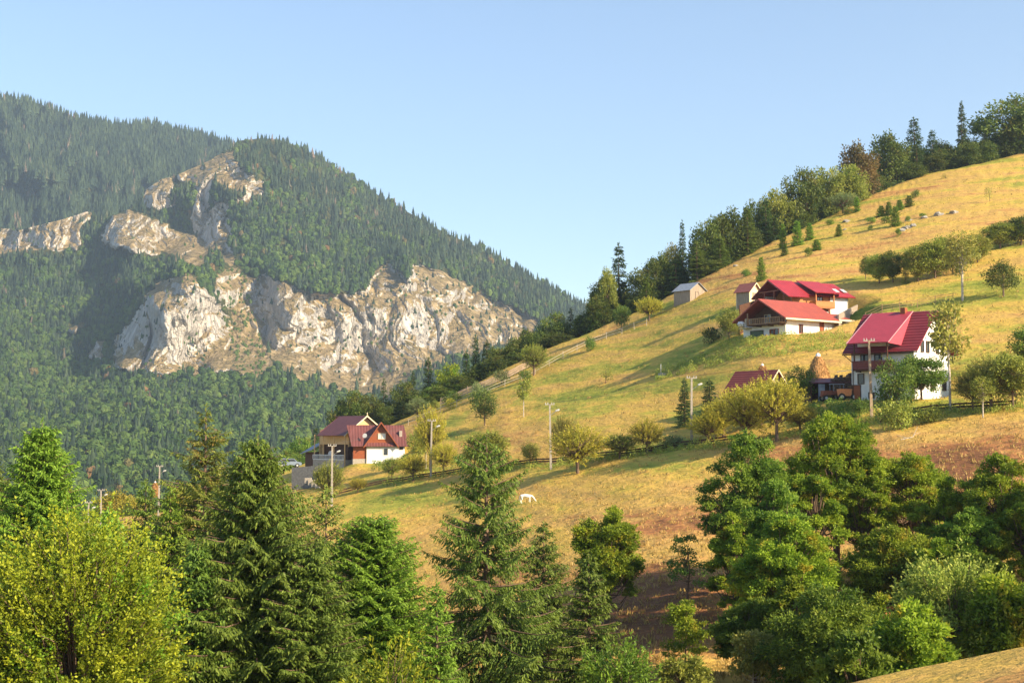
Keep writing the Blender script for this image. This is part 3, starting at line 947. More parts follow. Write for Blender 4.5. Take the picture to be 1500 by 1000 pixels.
def broad(seed, h, r, trunk=0.25, lobes=9, lr=0.5, clumps=40, leaves=320, ls=0.22, lw=0.5, flat=0.55, csize=0.3, leafm=None, bark=None, egg=0.0, droop=0.2, gaps=0.0, lean=0.0, cz=None, tr=0.02):
    """limbs ending in leaf clumps spread through the crown"""
    R = np.random.default_rng(seed)
    c = Crown(); wd = Wood()
    ch = h * (1 - trunk); zc = h * trunk + ch * 0.5
    pts = []
    tries = 0
    LB = []
    for i in range(lobes):
        a = i * 2.4 + R.uniform(-.5, .5); zz = -0.8 + 1.6 * (i + .5) / lobes; q = math.sqrt(max(0, 1 - zz * zz)) * R.uniform(.45, .9) * (1 - lr * .6)
        LB.append((math.cos(a) * q, math.sin(a) * q, zz * 0.74, lr * R.uniform(.7, 1.15)))
    while len(pts) < clumps and tries < 4000:
        tries += 1
        d = R.normal(size=3); d /= np.linalg.norm(d)
        q = R.uniform(0.12, 1) ** 0.45
        zz = d[2] * q
        wsc = 1 - egg * zz * 0.55
        p = np.array([d[0] * q * (r - csize * r * 0.5) * wsc + lean * zz, d[1] * q * (r - csize * r * 0.5) * wsc, zc + zz * ch * 0.5 * 0.86])
        o = np.array([p[0] / r, p[1] / r, zz])
        if lobes == 0 and pnoise(o[0] * 1.7 + seed * 3.1, o[1] * 1.7, o[2] * 2.6) < -0.05 and tries < 3500: continue
        if lobes and not any(np.linalg.norm(o - l[:3]) < l[3] for l in LB) and tries < 3500: continue
        if all(np.linalg.norm((p - o) / [1, 1, 0.8]) > csize * r * 0.62 for o in pts) or tries > 2500: pts.append(p)
    top = np.array([lean * 0.6, 0, h * 0.82])
    fork = np.array([0, 0, h * trunk * 0.85])
    wd.tube([(0, 0, -0.8), fork, fork * 0.5 + top * 0.5 + [R.uniform(-.2, .2), 0, 0], top], [h * tr * 1.2, h * tr, h * tr * .6, h * tr * .15], 8)
    for i, p in enumerate(pts):
        f = np.clip((p[2] - h * trunk) / ch * 0.75, 0, 0.9)
        a = fork * (1 - f) + top * f
        mid = a * 0.5 + p * 0.5 + [0, 0, -0.06 * ch] + R.normal(0, .05 * r, 3)
        wd.tube([a, mid, p], [h * tr * .35, h * tr * .2, h * tr * .07], 4)
        cs = csize * r * R.uniform(0.7, 1.3)
        n = int(leaves * (cs / (csize * r)) ** 2)
        d = unit(R.normal(size=(n, 3))); rad = R.uniform(0, 1, n) ** 0.4
        e = np.array([1, 1, flat]) * cs
        q = p + d * e * rad[:, None]
        q += 0.16 * cs * np.stack([pnoise(q[:, 0] * 2.2, q[:, 1] * 2.2, q[:, 2] * 2.2 + k * 9) for k in range(3)], 1) * 3
        out = unit(q - np.array([0, 0, zc]))
        dirn = unit(R.normal(0, .8, (n, 3)) + out * 0.6 + d * 0.5 - np.array([0, 0, droop]))
        nn = unit(R.normal(0, .65, (n, 3)) + d * 0.6 + np.array([0, 0, 0.7]))
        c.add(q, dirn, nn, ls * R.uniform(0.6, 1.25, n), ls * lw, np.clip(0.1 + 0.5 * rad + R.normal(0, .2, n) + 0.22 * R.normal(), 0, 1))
    return wd.mesh('trunk', bark or BARK), c.mesh('crown', leafm or L_GRN)


def shoots(seed, h, r, trunk=0.2, ns=160, sl=0.4, ls=0.2, lw=0.35, per=26, leafm=None, bark=None, up=0.6, droop=0.0, inner=0.55, spread=0.1, stems=1, cz=0.5, tr=0.025, dense=1.0):
    """crown of many leafy shoots springing up and outward (beech, pollard willow, scrub)"""
    R = np.random.default_rng(seed)
    c = Crown(); wd = Wood()
    ch = h * (1 - trunk); z0 = h * trunk; zc = z0 + ch * cz
    for k in range(stems):
        a = R.uniform(0, 6.28); q = 0 if stems == 1 else r * 0.25
        b = np.array([math.cos(a) * q * .5, math.sin(a) * q * .5, -0.5])
        wd.tube([b, b + [0, 0, z0 + 0.5], np.array([math.cos(a) * q * 1.6, math.sin(a) * q * 1.6, zc]), np.array([math.cos(a) * q * 2, math.sin(a) * q * 2, zc + ch * 0.3])],
                [h * tr, h * tr * .8, h * tr * .45, 0.01], 6)
    d = unit(R.normal(size=(ns, 3))); q = R.uniform(0.05, 1, ns) ** 0.5
    keep = pnoise(d[:, 0] * 1.8 + seed, d[:, 1] * 1.8, d[:, 2] * 1.8) > -0.42
    d, q = d[keep], q[keep]; ns = len(d)
    P0 = np.array([0, 0, zc]) + d * q[:, None] * np.array([r, r, ch * 0.5]) * inner
    out = unit(d * [1, 1, 0.8] + np.array([0, 0, up]) + R.normal(0, .22, (ns, 3)))
    env = 0.62 * np.sqrt((r * np.linalg.norm(out[:, :2], axis=1)) ** 2 + (ch * 0.5 * out[:, 2]) ** 2)
    L = sl * 2.0 * env * R.uniform(0.55, 1.2, ns)
    for i in range(0, ns, 3):
        wd.tube([(P0[i] * [0.25, 0.25, 1] + [0, 0, z0 * 1.0]) * [1, 1, 0.5], P0[i], P0[i] + out[i] * L[i] * 0.8], [h * tr * .25, h * tr * .14, 0.006], 3)
    m = int(per * dense)
    s = R.uniform(0.0, 1, (ns, m)) ** 0.85
    X = P0[:, None] + out[:, None] * (s * L[:, None])[..., None]
    X[..., 2] += (up * 0.18 - droop * 1.4) * (s ** 2) * L[:, None]
    X += R.normal(0, spread, X.shape) * (L[:, None, None] * 0.35 + 0.1)
    dd = out[:, None] * 0.8 + R.normal(0, .6, X.shape) - np.array([0, 0, droop])
    nn = unit(R.normal(0, .8, X.shape) + np.array([0, 0, .8]))
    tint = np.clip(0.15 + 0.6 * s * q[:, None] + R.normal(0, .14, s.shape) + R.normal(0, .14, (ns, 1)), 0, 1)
    X = X.reshape(-1, 3); k = len(X)
    c.add(X, dd.reshape(-1, 3), nn.reshape(-1, 3), ls * R.uniform(.6, 1.3, k), ls * lw, tint.ravel())
    return wd.mesh('trunk', bark or BARK), c.mesh('crown', leafm or L_WIL)


PROTO = {}


def proto(key, fn, *a, **k):
    if key not in PROTO: PROTO[key] = fn(*a, **k)
    return PROTO[key]


def plant(name, meshes, loc, label, cat='tree', group=None, scale=1.0, rz=None, tilt=0.0, lmat=None, bmat=None):
    """a tree: an Empty at its foot with trunk and crown below it"""
    rz = random.uniform(0, 6.28) if rz is None else rz
    e = empty(name, loc, rz)
    if tilt: e.rotation_euler = (tilt * math.sin(rz), tilt, rz)
    e.scale = scale if hasattr(scale, '__len__') else (scale,) * 3
    tag(e, label, cat, group)
    for nm, me, mt in (('trunk', meshes[0], bmat), ('crown', meshes[1], lmat)):
        o = link(nm, me, e)
        if mt:
            o.material_slots[0].link = 'OBJECT'; o.material_slots[0].material = mt
    return e


def at_base(u, v, D=None, sink=0.15):
    if D is None:
        return G(u, v, sink)
    return P(u, v, D)


def gz(u, D):
    """height of the hill under image column u at distance D (search down the column)"""
    vs = np.linspace(float(crest(u)), 1180, 500)
    d = HILL(u, vs)
    k = int(np.argmin(np.abs(d - D)))
    return G(u, vs[k])


# ------------------------------------------------------------------ foreground trees
def fore(name, fn, u, vtop, D, rpx, label, cat, grp=None, hscale=1.0, **k):
    """a tree whose tip shows at (u, vtop), rpx photo pixels wide each side, rooted on the hill at distance D"""
    foot = gz(u, D)
    top = P(u, vtop, D)
    h = float(top[2] - foot[2]) * hscale
    r = rpx * pxm(D) * (1.32 if fn is spruce else 1.06)
    me = fn(k.pop('seed'), h, r, **k)
    return plant(name, me, (top[0], top[1], foot[2] - 0.1), label, cat, grp)


GS = 'spruces in the foreground'
GL = 'leafy trees on the slope at the lower right'
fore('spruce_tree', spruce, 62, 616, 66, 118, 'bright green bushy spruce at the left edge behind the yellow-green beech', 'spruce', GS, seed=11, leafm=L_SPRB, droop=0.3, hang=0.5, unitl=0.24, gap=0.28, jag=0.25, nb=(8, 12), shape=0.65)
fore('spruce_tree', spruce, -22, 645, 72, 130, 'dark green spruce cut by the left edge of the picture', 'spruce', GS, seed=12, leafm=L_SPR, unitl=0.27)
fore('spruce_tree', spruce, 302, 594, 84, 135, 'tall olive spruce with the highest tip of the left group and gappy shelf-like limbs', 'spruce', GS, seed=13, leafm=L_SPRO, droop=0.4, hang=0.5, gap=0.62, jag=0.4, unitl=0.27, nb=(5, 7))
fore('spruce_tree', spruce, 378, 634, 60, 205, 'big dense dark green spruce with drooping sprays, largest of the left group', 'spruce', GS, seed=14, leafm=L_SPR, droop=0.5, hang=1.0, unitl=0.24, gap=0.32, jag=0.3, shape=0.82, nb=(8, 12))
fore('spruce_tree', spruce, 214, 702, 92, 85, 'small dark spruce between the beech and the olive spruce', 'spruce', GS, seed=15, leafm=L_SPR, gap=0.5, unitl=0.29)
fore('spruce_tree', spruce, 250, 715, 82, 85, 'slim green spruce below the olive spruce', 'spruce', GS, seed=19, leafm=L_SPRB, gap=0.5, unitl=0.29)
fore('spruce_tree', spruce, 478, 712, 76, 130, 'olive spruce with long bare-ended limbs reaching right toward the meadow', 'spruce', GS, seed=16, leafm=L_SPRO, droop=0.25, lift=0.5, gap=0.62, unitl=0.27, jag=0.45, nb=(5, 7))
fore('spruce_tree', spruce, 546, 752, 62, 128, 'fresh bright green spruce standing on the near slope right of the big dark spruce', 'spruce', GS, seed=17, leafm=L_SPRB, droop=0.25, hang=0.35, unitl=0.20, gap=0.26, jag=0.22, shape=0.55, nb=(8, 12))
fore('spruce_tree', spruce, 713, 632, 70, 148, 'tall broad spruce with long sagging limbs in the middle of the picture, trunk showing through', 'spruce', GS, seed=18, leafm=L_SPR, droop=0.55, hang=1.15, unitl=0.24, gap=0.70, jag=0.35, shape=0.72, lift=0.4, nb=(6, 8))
fore('spruce_tree', spruce, 796, 764, 76, 78, 'smaller green spruce right behind the tall middle spruce', 'spruce', GS, seed=20, leafm=L_SPR, droop=0.35, hang=0.7, gap=0.5, unitl=0.24)
fore('spruce_tree', spruce, 862, 806, 68, 70, 'narrow dark spruce below the round leafy tree at the foot of the meadow', 'spruce', GS, seed=21, leafm=L_SPR, droop=0.45, hang=0.8, gap=0.42, unitl=0.23)
fore('spruce_tree', spruce, 640, 850, 58, 60, 'young bright spruce low at the left foot of the tall middle spruce', 'spruce', GS, seed=22, leafm=L_SPRB, gap=0.4, unitl=0.20)
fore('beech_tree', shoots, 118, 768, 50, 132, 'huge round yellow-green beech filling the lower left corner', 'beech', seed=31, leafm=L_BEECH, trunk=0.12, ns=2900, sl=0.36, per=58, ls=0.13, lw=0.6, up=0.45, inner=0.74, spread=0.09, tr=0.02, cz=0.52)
fore('spruce_tree', spruce, 160, 740, 72, 100, 'green spruce rising right behind the top of the yellow-green beech', 'spruce', GS, seed=23, leafm=L_SPRB, gap=0.32, unitl=0.26, nb=(8, 11))
fore('spruce_tree', spruce, 455, 800, 58, 110, 'dense green spruce filling the gap right of the big dark spruce', 'spruce', GS, seed=24, leafm=L_SPR, gap=0.3, unitl=0.22, nb=(8, 11), shape=0.6)
fore('spruce_tree', spruce, 290, 790, 58, 110, 'dark spruce between the beech and the big dark spruce at the bottom', 'spruce', GS, seed=25, leafm=L_SPR, gap=0.32, unitl=0.24, nb=(8, 11))
fore('leafy_bush', shoots, 905, 930, 60, 55, 'low bright green bush at the bottom edge beside the narrow dark spruce', 'bush', seed=32, leafm=L_SPRB, trunk=0.05, ns=260, per=34, ls=0.2, up=0.4, inner=0.7)
fore('leafy_bush', shoots, 575, 925, 52, 60, 'yellowish green bush at the bottom edge below the fresh bright spruce', 'bush', seed=33, leafm=L_BEECH, trunk=0.05, ns=260, per=34, ls=0.2, up=0.4, inner=0.7)
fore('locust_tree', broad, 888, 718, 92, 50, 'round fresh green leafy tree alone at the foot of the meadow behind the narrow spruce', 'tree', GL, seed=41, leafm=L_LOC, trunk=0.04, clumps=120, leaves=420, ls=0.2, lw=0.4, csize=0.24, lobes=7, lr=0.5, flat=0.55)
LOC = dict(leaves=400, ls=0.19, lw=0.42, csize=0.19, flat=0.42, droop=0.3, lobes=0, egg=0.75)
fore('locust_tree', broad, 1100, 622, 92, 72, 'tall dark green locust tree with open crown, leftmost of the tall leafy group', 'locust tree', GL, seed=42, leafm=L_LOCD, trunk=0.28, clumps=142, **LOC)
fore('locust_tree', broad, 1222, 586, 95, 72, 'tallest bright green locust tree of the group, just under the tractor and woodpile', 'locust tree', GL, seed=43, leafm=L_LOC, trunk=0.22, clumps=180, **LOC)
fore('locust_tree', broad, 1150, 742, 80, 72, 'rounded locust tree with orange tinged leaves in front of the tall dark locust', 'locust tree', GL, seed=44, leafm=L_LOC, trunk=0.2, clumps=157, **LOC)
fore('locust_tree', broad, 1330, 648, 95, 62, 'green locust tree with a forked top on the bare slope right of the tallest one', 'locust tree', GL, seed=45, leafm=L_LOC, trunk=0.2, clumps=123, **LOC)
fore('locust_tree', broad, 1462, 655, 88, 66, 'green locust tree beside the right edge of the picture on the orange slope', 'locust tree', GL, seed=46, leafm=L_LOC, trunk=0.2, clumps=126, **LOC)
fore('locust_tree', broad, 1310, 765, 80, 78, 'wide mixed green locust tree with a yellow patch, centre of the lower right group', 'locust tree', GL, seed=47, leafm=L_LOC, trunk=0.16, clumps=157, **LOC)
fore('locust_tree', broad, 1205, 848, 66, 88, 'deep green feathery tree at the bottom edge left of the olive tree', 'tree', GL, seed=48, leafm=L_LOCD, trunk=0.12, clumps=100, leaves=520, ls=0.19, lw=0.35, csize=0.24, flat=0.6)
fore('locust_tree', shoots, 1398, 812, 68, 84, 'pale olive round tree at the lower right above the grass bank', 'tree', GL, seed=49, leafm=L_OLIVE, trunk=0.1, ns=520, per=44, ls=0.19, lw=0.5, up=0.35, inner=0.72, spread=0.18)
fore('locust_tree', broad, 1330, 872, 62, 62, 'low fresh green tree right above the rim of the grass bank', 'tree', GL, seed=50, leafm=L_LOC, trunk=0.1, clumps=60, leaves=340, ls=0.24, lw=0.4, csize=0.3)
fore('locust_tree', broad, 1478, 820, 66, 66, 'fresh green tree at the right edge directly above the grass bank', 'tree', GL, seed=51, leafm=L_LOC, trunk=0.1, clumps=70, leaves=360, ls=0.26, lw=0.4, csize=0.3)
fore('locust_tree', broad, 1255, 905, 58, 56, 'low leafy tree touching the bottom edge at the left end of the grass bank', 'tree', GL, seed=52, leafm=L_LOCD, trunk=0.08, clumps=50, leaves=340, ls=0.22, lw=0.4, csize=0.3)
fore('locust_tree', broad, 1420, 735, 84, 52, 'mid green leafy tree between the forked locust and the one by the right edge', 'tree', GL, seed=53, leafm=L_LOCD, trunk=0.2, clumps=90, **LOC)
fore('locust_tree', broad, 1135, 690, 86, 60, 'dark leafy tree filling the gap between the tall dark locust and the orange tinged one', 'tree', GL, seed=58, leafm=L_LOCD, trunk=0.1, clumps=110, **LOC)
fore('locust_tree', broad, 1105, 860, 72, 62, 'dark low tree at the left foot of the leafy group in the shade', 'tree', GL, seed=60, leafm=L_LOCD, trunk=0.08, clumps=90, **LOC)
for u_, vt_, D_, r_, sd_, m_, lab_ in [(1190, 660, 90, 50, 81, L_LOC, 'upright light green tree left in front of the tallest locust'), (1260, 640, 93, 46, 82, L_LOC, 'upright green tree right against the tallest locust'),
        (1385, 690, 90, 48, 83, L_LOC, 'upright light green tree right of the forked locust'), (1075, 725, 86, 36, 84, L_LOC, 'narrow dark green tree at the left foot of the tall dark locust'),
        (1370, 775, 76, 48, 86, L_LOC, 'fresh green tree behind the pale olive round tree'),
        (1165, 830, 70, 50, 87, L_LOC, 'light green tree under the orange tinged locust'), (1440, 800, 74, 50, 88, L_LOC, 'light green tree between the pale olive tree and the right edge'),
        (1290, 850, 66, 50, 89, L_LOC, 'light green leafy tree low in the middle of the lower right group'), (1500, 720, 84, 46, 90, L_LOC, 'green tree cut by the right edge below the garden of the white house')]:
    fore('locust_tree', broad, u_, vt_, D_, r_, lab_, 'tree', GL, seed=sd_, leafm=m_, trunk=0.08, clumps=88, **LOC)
for i, (x, y, h) in enumerate([(34, 55, 16), (38, 66, 17), (31, 47, 14), (41, 78, 16)]):
    u_ = 750 + x / y * F; g_ = gz(u_, y)
    plant('locust_tree', broad(70 + i, h, 4.6, leafm=L_LOC, trunk=0.1, clumps=70, leaves=200, ls=.3, lw=.5, csize=.22, lobes=10, lr=.4), (x, y, g_[2] - .1),
          ['tall leafy tree just outside the right edge, nearest of a shading row', 'tall leafy tree just outside the right edge, second of the shading row',
           'leafy tree beyond the right edge close above the grass bank', 'tall leafy tree beyond the right edge at the far end of the shading row'][i], 'tree', GL)
fore('locust_sapling', broad, 1006, 775, 94, 38, 'thin airy sapling with bare stems on the shaded slope', 'sapling', seed=54, leafm=L_GRN, trunk=0.2, clumps=26, leaves=90, ls=0.2, lw=0.4, csize=0.24, flat=0.35, tr=0.012, lobes=0, egg=.5)
fore('locust_sapling', broad, 1003, 866, 76, 42, 'small fresh green sapling in layers below the thin airy one', 'sapling', seed=55, leafm=L_LOC, trunk=0.08, clumps=30, leaves=170, ls=0.18, lw=0.4, csize=0.26, flat=0.28, tr=0.012, lobes=0, egg=1.0)
fore('willow_bush', shoots, 1002, 944, 66, 46, 'drooping olive willow bush at the bottom edge under the small sapling', 'bush', seed=56, leafm=L_OLIVE, trunk=0.1, ns=220, per=34, ls=0.2, up=0.5, droop=0.5, inner=0.6)
fore('birch_sapling', broad, 1101, 900, 68, 32, 'pale yellowish birch sapling at the bottom beside the deep green feathery tree', 'sapling', seed=57, leafm=L_BIR, bark=BARKW, trunk=0.2, clumps=28, leaves=110, ls=0.2, lw=0.5, csize=0.34, egg=0.6, tr=0.012)
# ------------------------------------------------------------------ trees and bushes of the middle distance
def protos():
    S = []
    for i, (r, g, j, dr) in enumerate([(2.7, 0.62, 0.3, 0.35), (2.4, 0.75, 0.4, 0.45), (3.1, 0.6, 0.3, 0.3), (2.1, 0.6, 0.3, 0.4)]):
        S.append((spruce(100 + i, 13, r, unitl=0.45, gap=g, jag=j, droop=dr, nb=(5, 8), shape=0.8), 13, r))
    B = []
    for i in range(5):
        B.append((broad(110 + i, 11, 4.2, trunk=0.07, clumps=80, leaves=130, ls=0.36, lw=0.6, csize=0.25, flat=0.75, egg=0.3 * (i % 2), tr=0.016, lobes=8, lr=0.55), 11, 4.2))
    W = []
    for i in range(4):
        W.append((shoots(120 + i, 6, 3.6, trunk=0.2, ns=420, per=34, ls=0.2, lw=0.5, up=0.6, inner=0.7, tr=0.04), 6, 3.6))
    U = []
    for i in range(3):
        U.append((broad(130 + i, 3, 2.0, trunk=0.03, clumps=22, leaves=70, ls=0.28, lw=0.55, csize=0.4, flat=0.8, tr=0.02), 3, 2.0))
    J = []
    for i in range(2):
        J.append((spruce(140 + i, 3.2, 1.0, unitl=0.26, gap=0.2, jag=0.35, droop=-0.1, lift=1.0, hang=0.0, shape=0.95, bare=0.02), 3.2, 1.0))
    K = [(broad(150, 12, 2.6, trunk=0.32, clumps=40, leaves=75, ls=0.34, lw=0.6, csize=0.36, flat=0.8, egg=0.5, bark=BARKW, tr=0.012), 12, 2.6),
         (broad(151, 8, 1.5, trunk=0.36, clumps=22, leaves=60, ls=0.32, lw=0.6, csize=0.45, flat=1.0, egg=0.1, bark=BARKW, tr=0.011), 8, 1.5)]
    O = [(broad(160 + i, 6, 3.0, trunk=0.14, clumps=54, leaves=85, ls=0.24, lw=0.6, csize=0.27, flat=0.75, tr=0.022, lobes=7, lr=0.52), 6, 3.0) for i in range(3)]
    X = [(broad(170 + i, 3, 1.3, trunk=0.15, clumps=12, leaves=26, ls=0.26, lw=0.4, csize=0.4, flat=0.8, tr=0.015), 3, 1.3) for i in range(2)]
    return dict(S=S, B=B, W=W, U=U, J=J, K=K, O=O, X=X)


PR = protos()
NAMES = dict(S=('spruce_tree', 'spruce'), B=('broadleaf_tree', 'tree'), W=('pollard_willow', 'willow'), U=('bush', 'bush'), J=('juniper_bush', 'juniper'),
             K=('birch_tree', 'birch'), O=('orchard_tree', 'tree'), X=('sapling', 'sapling'))


def mid(kind, u, vb, vt, hw, label, mat, group=None, back=None, k=None):
    ps = PR[kind]; me, h0, r0 = ps[k if k is not None else random.randrange(len(ps))]
    if back is None:
        f = G(u, vb, 0.1); D = f[1]; h = (vb - vt) * pxm(D)
    else:
        c = P(u, crest(u), HILL(u, crest(u))); r = ray(u, crest(u))[0]
        D = c[1] + back
        f = np.array([c[0] + back * r, D, c[2] - 0.45 * back + 0.3])
        h = P(u, vt, D)[2] - f[2]
    s = hw * pxm(D) / r0 * ({'B': 1.28, 'W': 1.2, 'O': 1.1}.get(kind, 1.0) if back is None else (1.35 if kind == 'B' else 1.2))
    nm, cat = NAMES[kind]
    return plant(nm, me, f, label, cat, group, (s, s, h / h0), lmat=mat)


GT = 'trees of the dark treeline along the hill crest'
TL = [('B', 1482, 138, 46, L_MID, 'big round broadleaf tree at the top right corner of the treeline', 8), ('B', 1530, 150, 40, L_MID, 'dark broadleaf tree cut by the right edge on the hilltop', 12),
      ('S', 1410, 150, 15, L_DARK, 'slim tall spruce standing clear on the skyline beside the big top right tree', 10),
      ('S', 1494, 170, 16, L_DARK, 'dark spruce in front of the big round tree by the right edge', 2),
      ('S', 1340, 173, 27, L_DARK, 'broad pointed spruce highest on the skyline left of the slim one', 10), ('B', 1308, 190, 28, L_MID, 'olive broadleaf tree leaning on the broad pointed spruce from the left', 9),
      ('S', 1366, 192, 20, L_DARK, 'dark spruce right of the broad pointed spruce on the skyline', 13), ('B', 1388, 212, 20, L_MID, 'low dark broadleaf tree in the skyline dip left of the slim spruce', 8),
      ('B', 1262, 204, 27, L_RUST, 'rusty red topped broadleaf tree on the skyline', 10), ('B', 1245, 240, 22, L_OLIVE, 'brownish half bare tree below the rusty red one', 5),
      ('B', 1216, 232, 26, L_OLIVE, 'olive brown tree with thin crown left of the rusty red one', 9), ('B', 1172, 243, 26, L_MID, 'rounded dark olive tree on the skyline left of the olive brown one', 10),
      ('B', 1140, 264, 22, L_OLIVE, 'greyish half bare tree on the skyline above the upper chalet', 12), ('S', 1122, 292, 15, L_DARK, 'narrow dark spruce below the greyish half bare tree', 5),
      ('S', 1095, 304, 17, L_SPR, 'lit green spruce standing at the front of the treeline above the upper chalet', 1.5), ('B', 1106, 280, 18, L_MID, 'dark tree behind the lit green spruce', 11),
      ('B', 1066, 300, 24, L_MID, 'dark broadleaf tree two crowns left of the lit green spruce', 9), ('B', 1036, 314, 23, L_MID, 'dark round tree right of the thin skyline spruce', 10),
      ('S', 1000, 324, 13, L_DARK, 'thin dark spruce poking out of the skyline above the grey shed', 10), ('B', 984, 343, 16, L_BIR, 'pale sparse tree left of the thin skyline spruce', 14),
      ('S', 1021, 354, 19, L_SPR, 'rounded green conifer at the front of the treeline above the grey shed', 2), ('S', 1055, 347, 17, L_SPR, 'green conifer right of the rounded one at the front of the treeline', 2),
      ('B', 963, 366, 20, L_MID, 'dark tree below the pale sparse tree', 10), ('B', 941, 382, 20, L_MID, 'dark olive tree right of the tall lone spruce', 9),
      ('S', 907, 358, 21, L_DARK, 'tall dark spruce standing out at the lower left end of the treeline', 10), ('B', 884, 398, 20, L_MID, 'dark tree left of the tall spruce at the end of the treeline', 12),
      ('B', 880, 425, 20, L_MID, 'low dark tree at the left foot of the treeline', 6), ('S', 947, 412, 14, L_SPR, 'small pointed green spruce in front of the dark olive tree', 3),
      ('B', 890, 385, 13, L_OLIVE, 'thin olive brown tree left of the tall spruce', 7),
      ('B', 877, 450, 15, L_GRN, 'small light green tree at the head of the sunken lane', 5), ('B', 857, 455, 17, L_MID, 'round dark green tree at the head of the sunken lane', 8),
      ('S', 836, 452, 14, L_DARK, 'dark spruce between two round trees above the sunken lane', 12), ('B', 810, 454, 20, L_MID, 'olive crowned tall tree above the sunken lane', 10),
      ('B', 767, 478, 20, L_MID, 'dark tree below the end of the pale cliffs', 10), ('B', 745, 497, 22, L_MID, 'wide dark tree halfway down the lane', 8), ('B', 783, 484, 16, L_MID, 'dark green tree right of the tree below the cliffs', 7),
      ('S', 697, 493, 14, L_DARK, 'pointed dark spruce, left of a pair beside the lane', 14), ('S', 713, 499, 15, L_DARK, 'pointed dark spruce, right of a pair beside the lane', 12), ('B', 727, 505, 14, L_MID, 'olive tree right of the pointed spruce pair', 9),
      ('S', 683, 515, 13, L_DARK, 'shorter dark spruce left of the pointed pair', 12), ('B', 658, 530, 20, L_BEECH, 'yellow-green round tree left of the pointed spruce pair', 9), ('S', 627, 525, 14, L_DARK, 'dark spruce left of the yellow-green round tree', 12),
      ('S', 605, 545, 13, L_DARK, 'dark spruce over the fence behind the left house', 12), ('B', 590, 556, 18, L_MID, 'dark broadleaf tree behind the left house fence', 9), ('S', 562, 556, 14, L_DARK, 'dark pointed spruce behind the roof of the left house', 14),
      ('B', 543, 568, 18, L_MID, 'brownish dark tree straight behind the left house', 9), ('B', 518, 568, 20, L_MID, 'dark bushy tree behind the ridge of the left house', 11), ('B', 496, 578, 18, L_MID, 'dark tree left behind the ridge of the left house', 14),
      ('B', 642, 560, 17, L_GRN, 'green bushy tree beneath the yellow-green round tree', 5), ('B', 620, 572, 15, L_GRN, 'bright green bush on the crest beside the lane end', 4), ('B', 668, 556, 15, L_GRN, 'light green tree leaning over the lane wall', 4),
      ('B', 565, 590, 12, L_MID, 'low green tree touching the right roof of the left house', 5), ('S', 462, 625, 11, L_DARK, 'small dark conifer left of the left house', 10), ('B', 440, 630, 17, L_GRN, 'bright green tree left of the left house', 12),
      ('B', 425, 655, 16, L_GRN, 'bright green bush above the parked car', 8), ('B', 405, 668, 18, L_BEECH, 'yellow-green bush left of the parked car', 8),
      ('B', 168, 712, 28, L_WIL, 'yellow willow crown behind the far power poles', 20), ('B', 195, 722, 20, L_WIL, 'second yellow willow crown right of the far power poles', 16), ('B', 130, 735, 18, L_GRN, 'green tree beside the leftmost far power pole', 10),
      ('S', 187, 735, 14, L_SPR, 'young spruce in front of the yellow willow crowns', 4), ('B', 330, 700, 24, L_GRN, 'green tree showing between the olive spruce and the big dark spruce', 12), ('B', 268, 712, 22, L_WIL, 'yellowish tree by the far house behind the olive spruce', 12),
      ('B', 20, 690, 36, L_GRN, 'bright green tree far behind the left edge spruces', 16), ('B', 110, 742, 20, L_MID, 'dark tree below the leftmost far power pole', 6)]
for kind, u, vt, hw, m, lab, bk in TL:
    mid(kind, u, 0, vt, hw, lab, m, GT, back=bk)
# anonymous filling of the wood behind the crest
rr = random.Random(5)
for i in range(225):
    u = rr.uniform(585, 1520) if i < 170 else rr.uniform(590, 900)
    tall = np.interp(u, [585, 780, 860, 900, 1000, 1500], [26, 28, 22, 46, 52, 50])
    conif = rr.random() < 0.35
    mid('S' if conif else 'B', u, 0, float(crest(u)) - tall * rr.uniform(0.5, 1.05), rr.uniform(14, 24), 'dark tree filling the shaded wood behind the hill crest',
        L_DARK if conif else L_MID, 'filling trees of the shaded wood behind the crest', back=rr.uniform(3, 22))

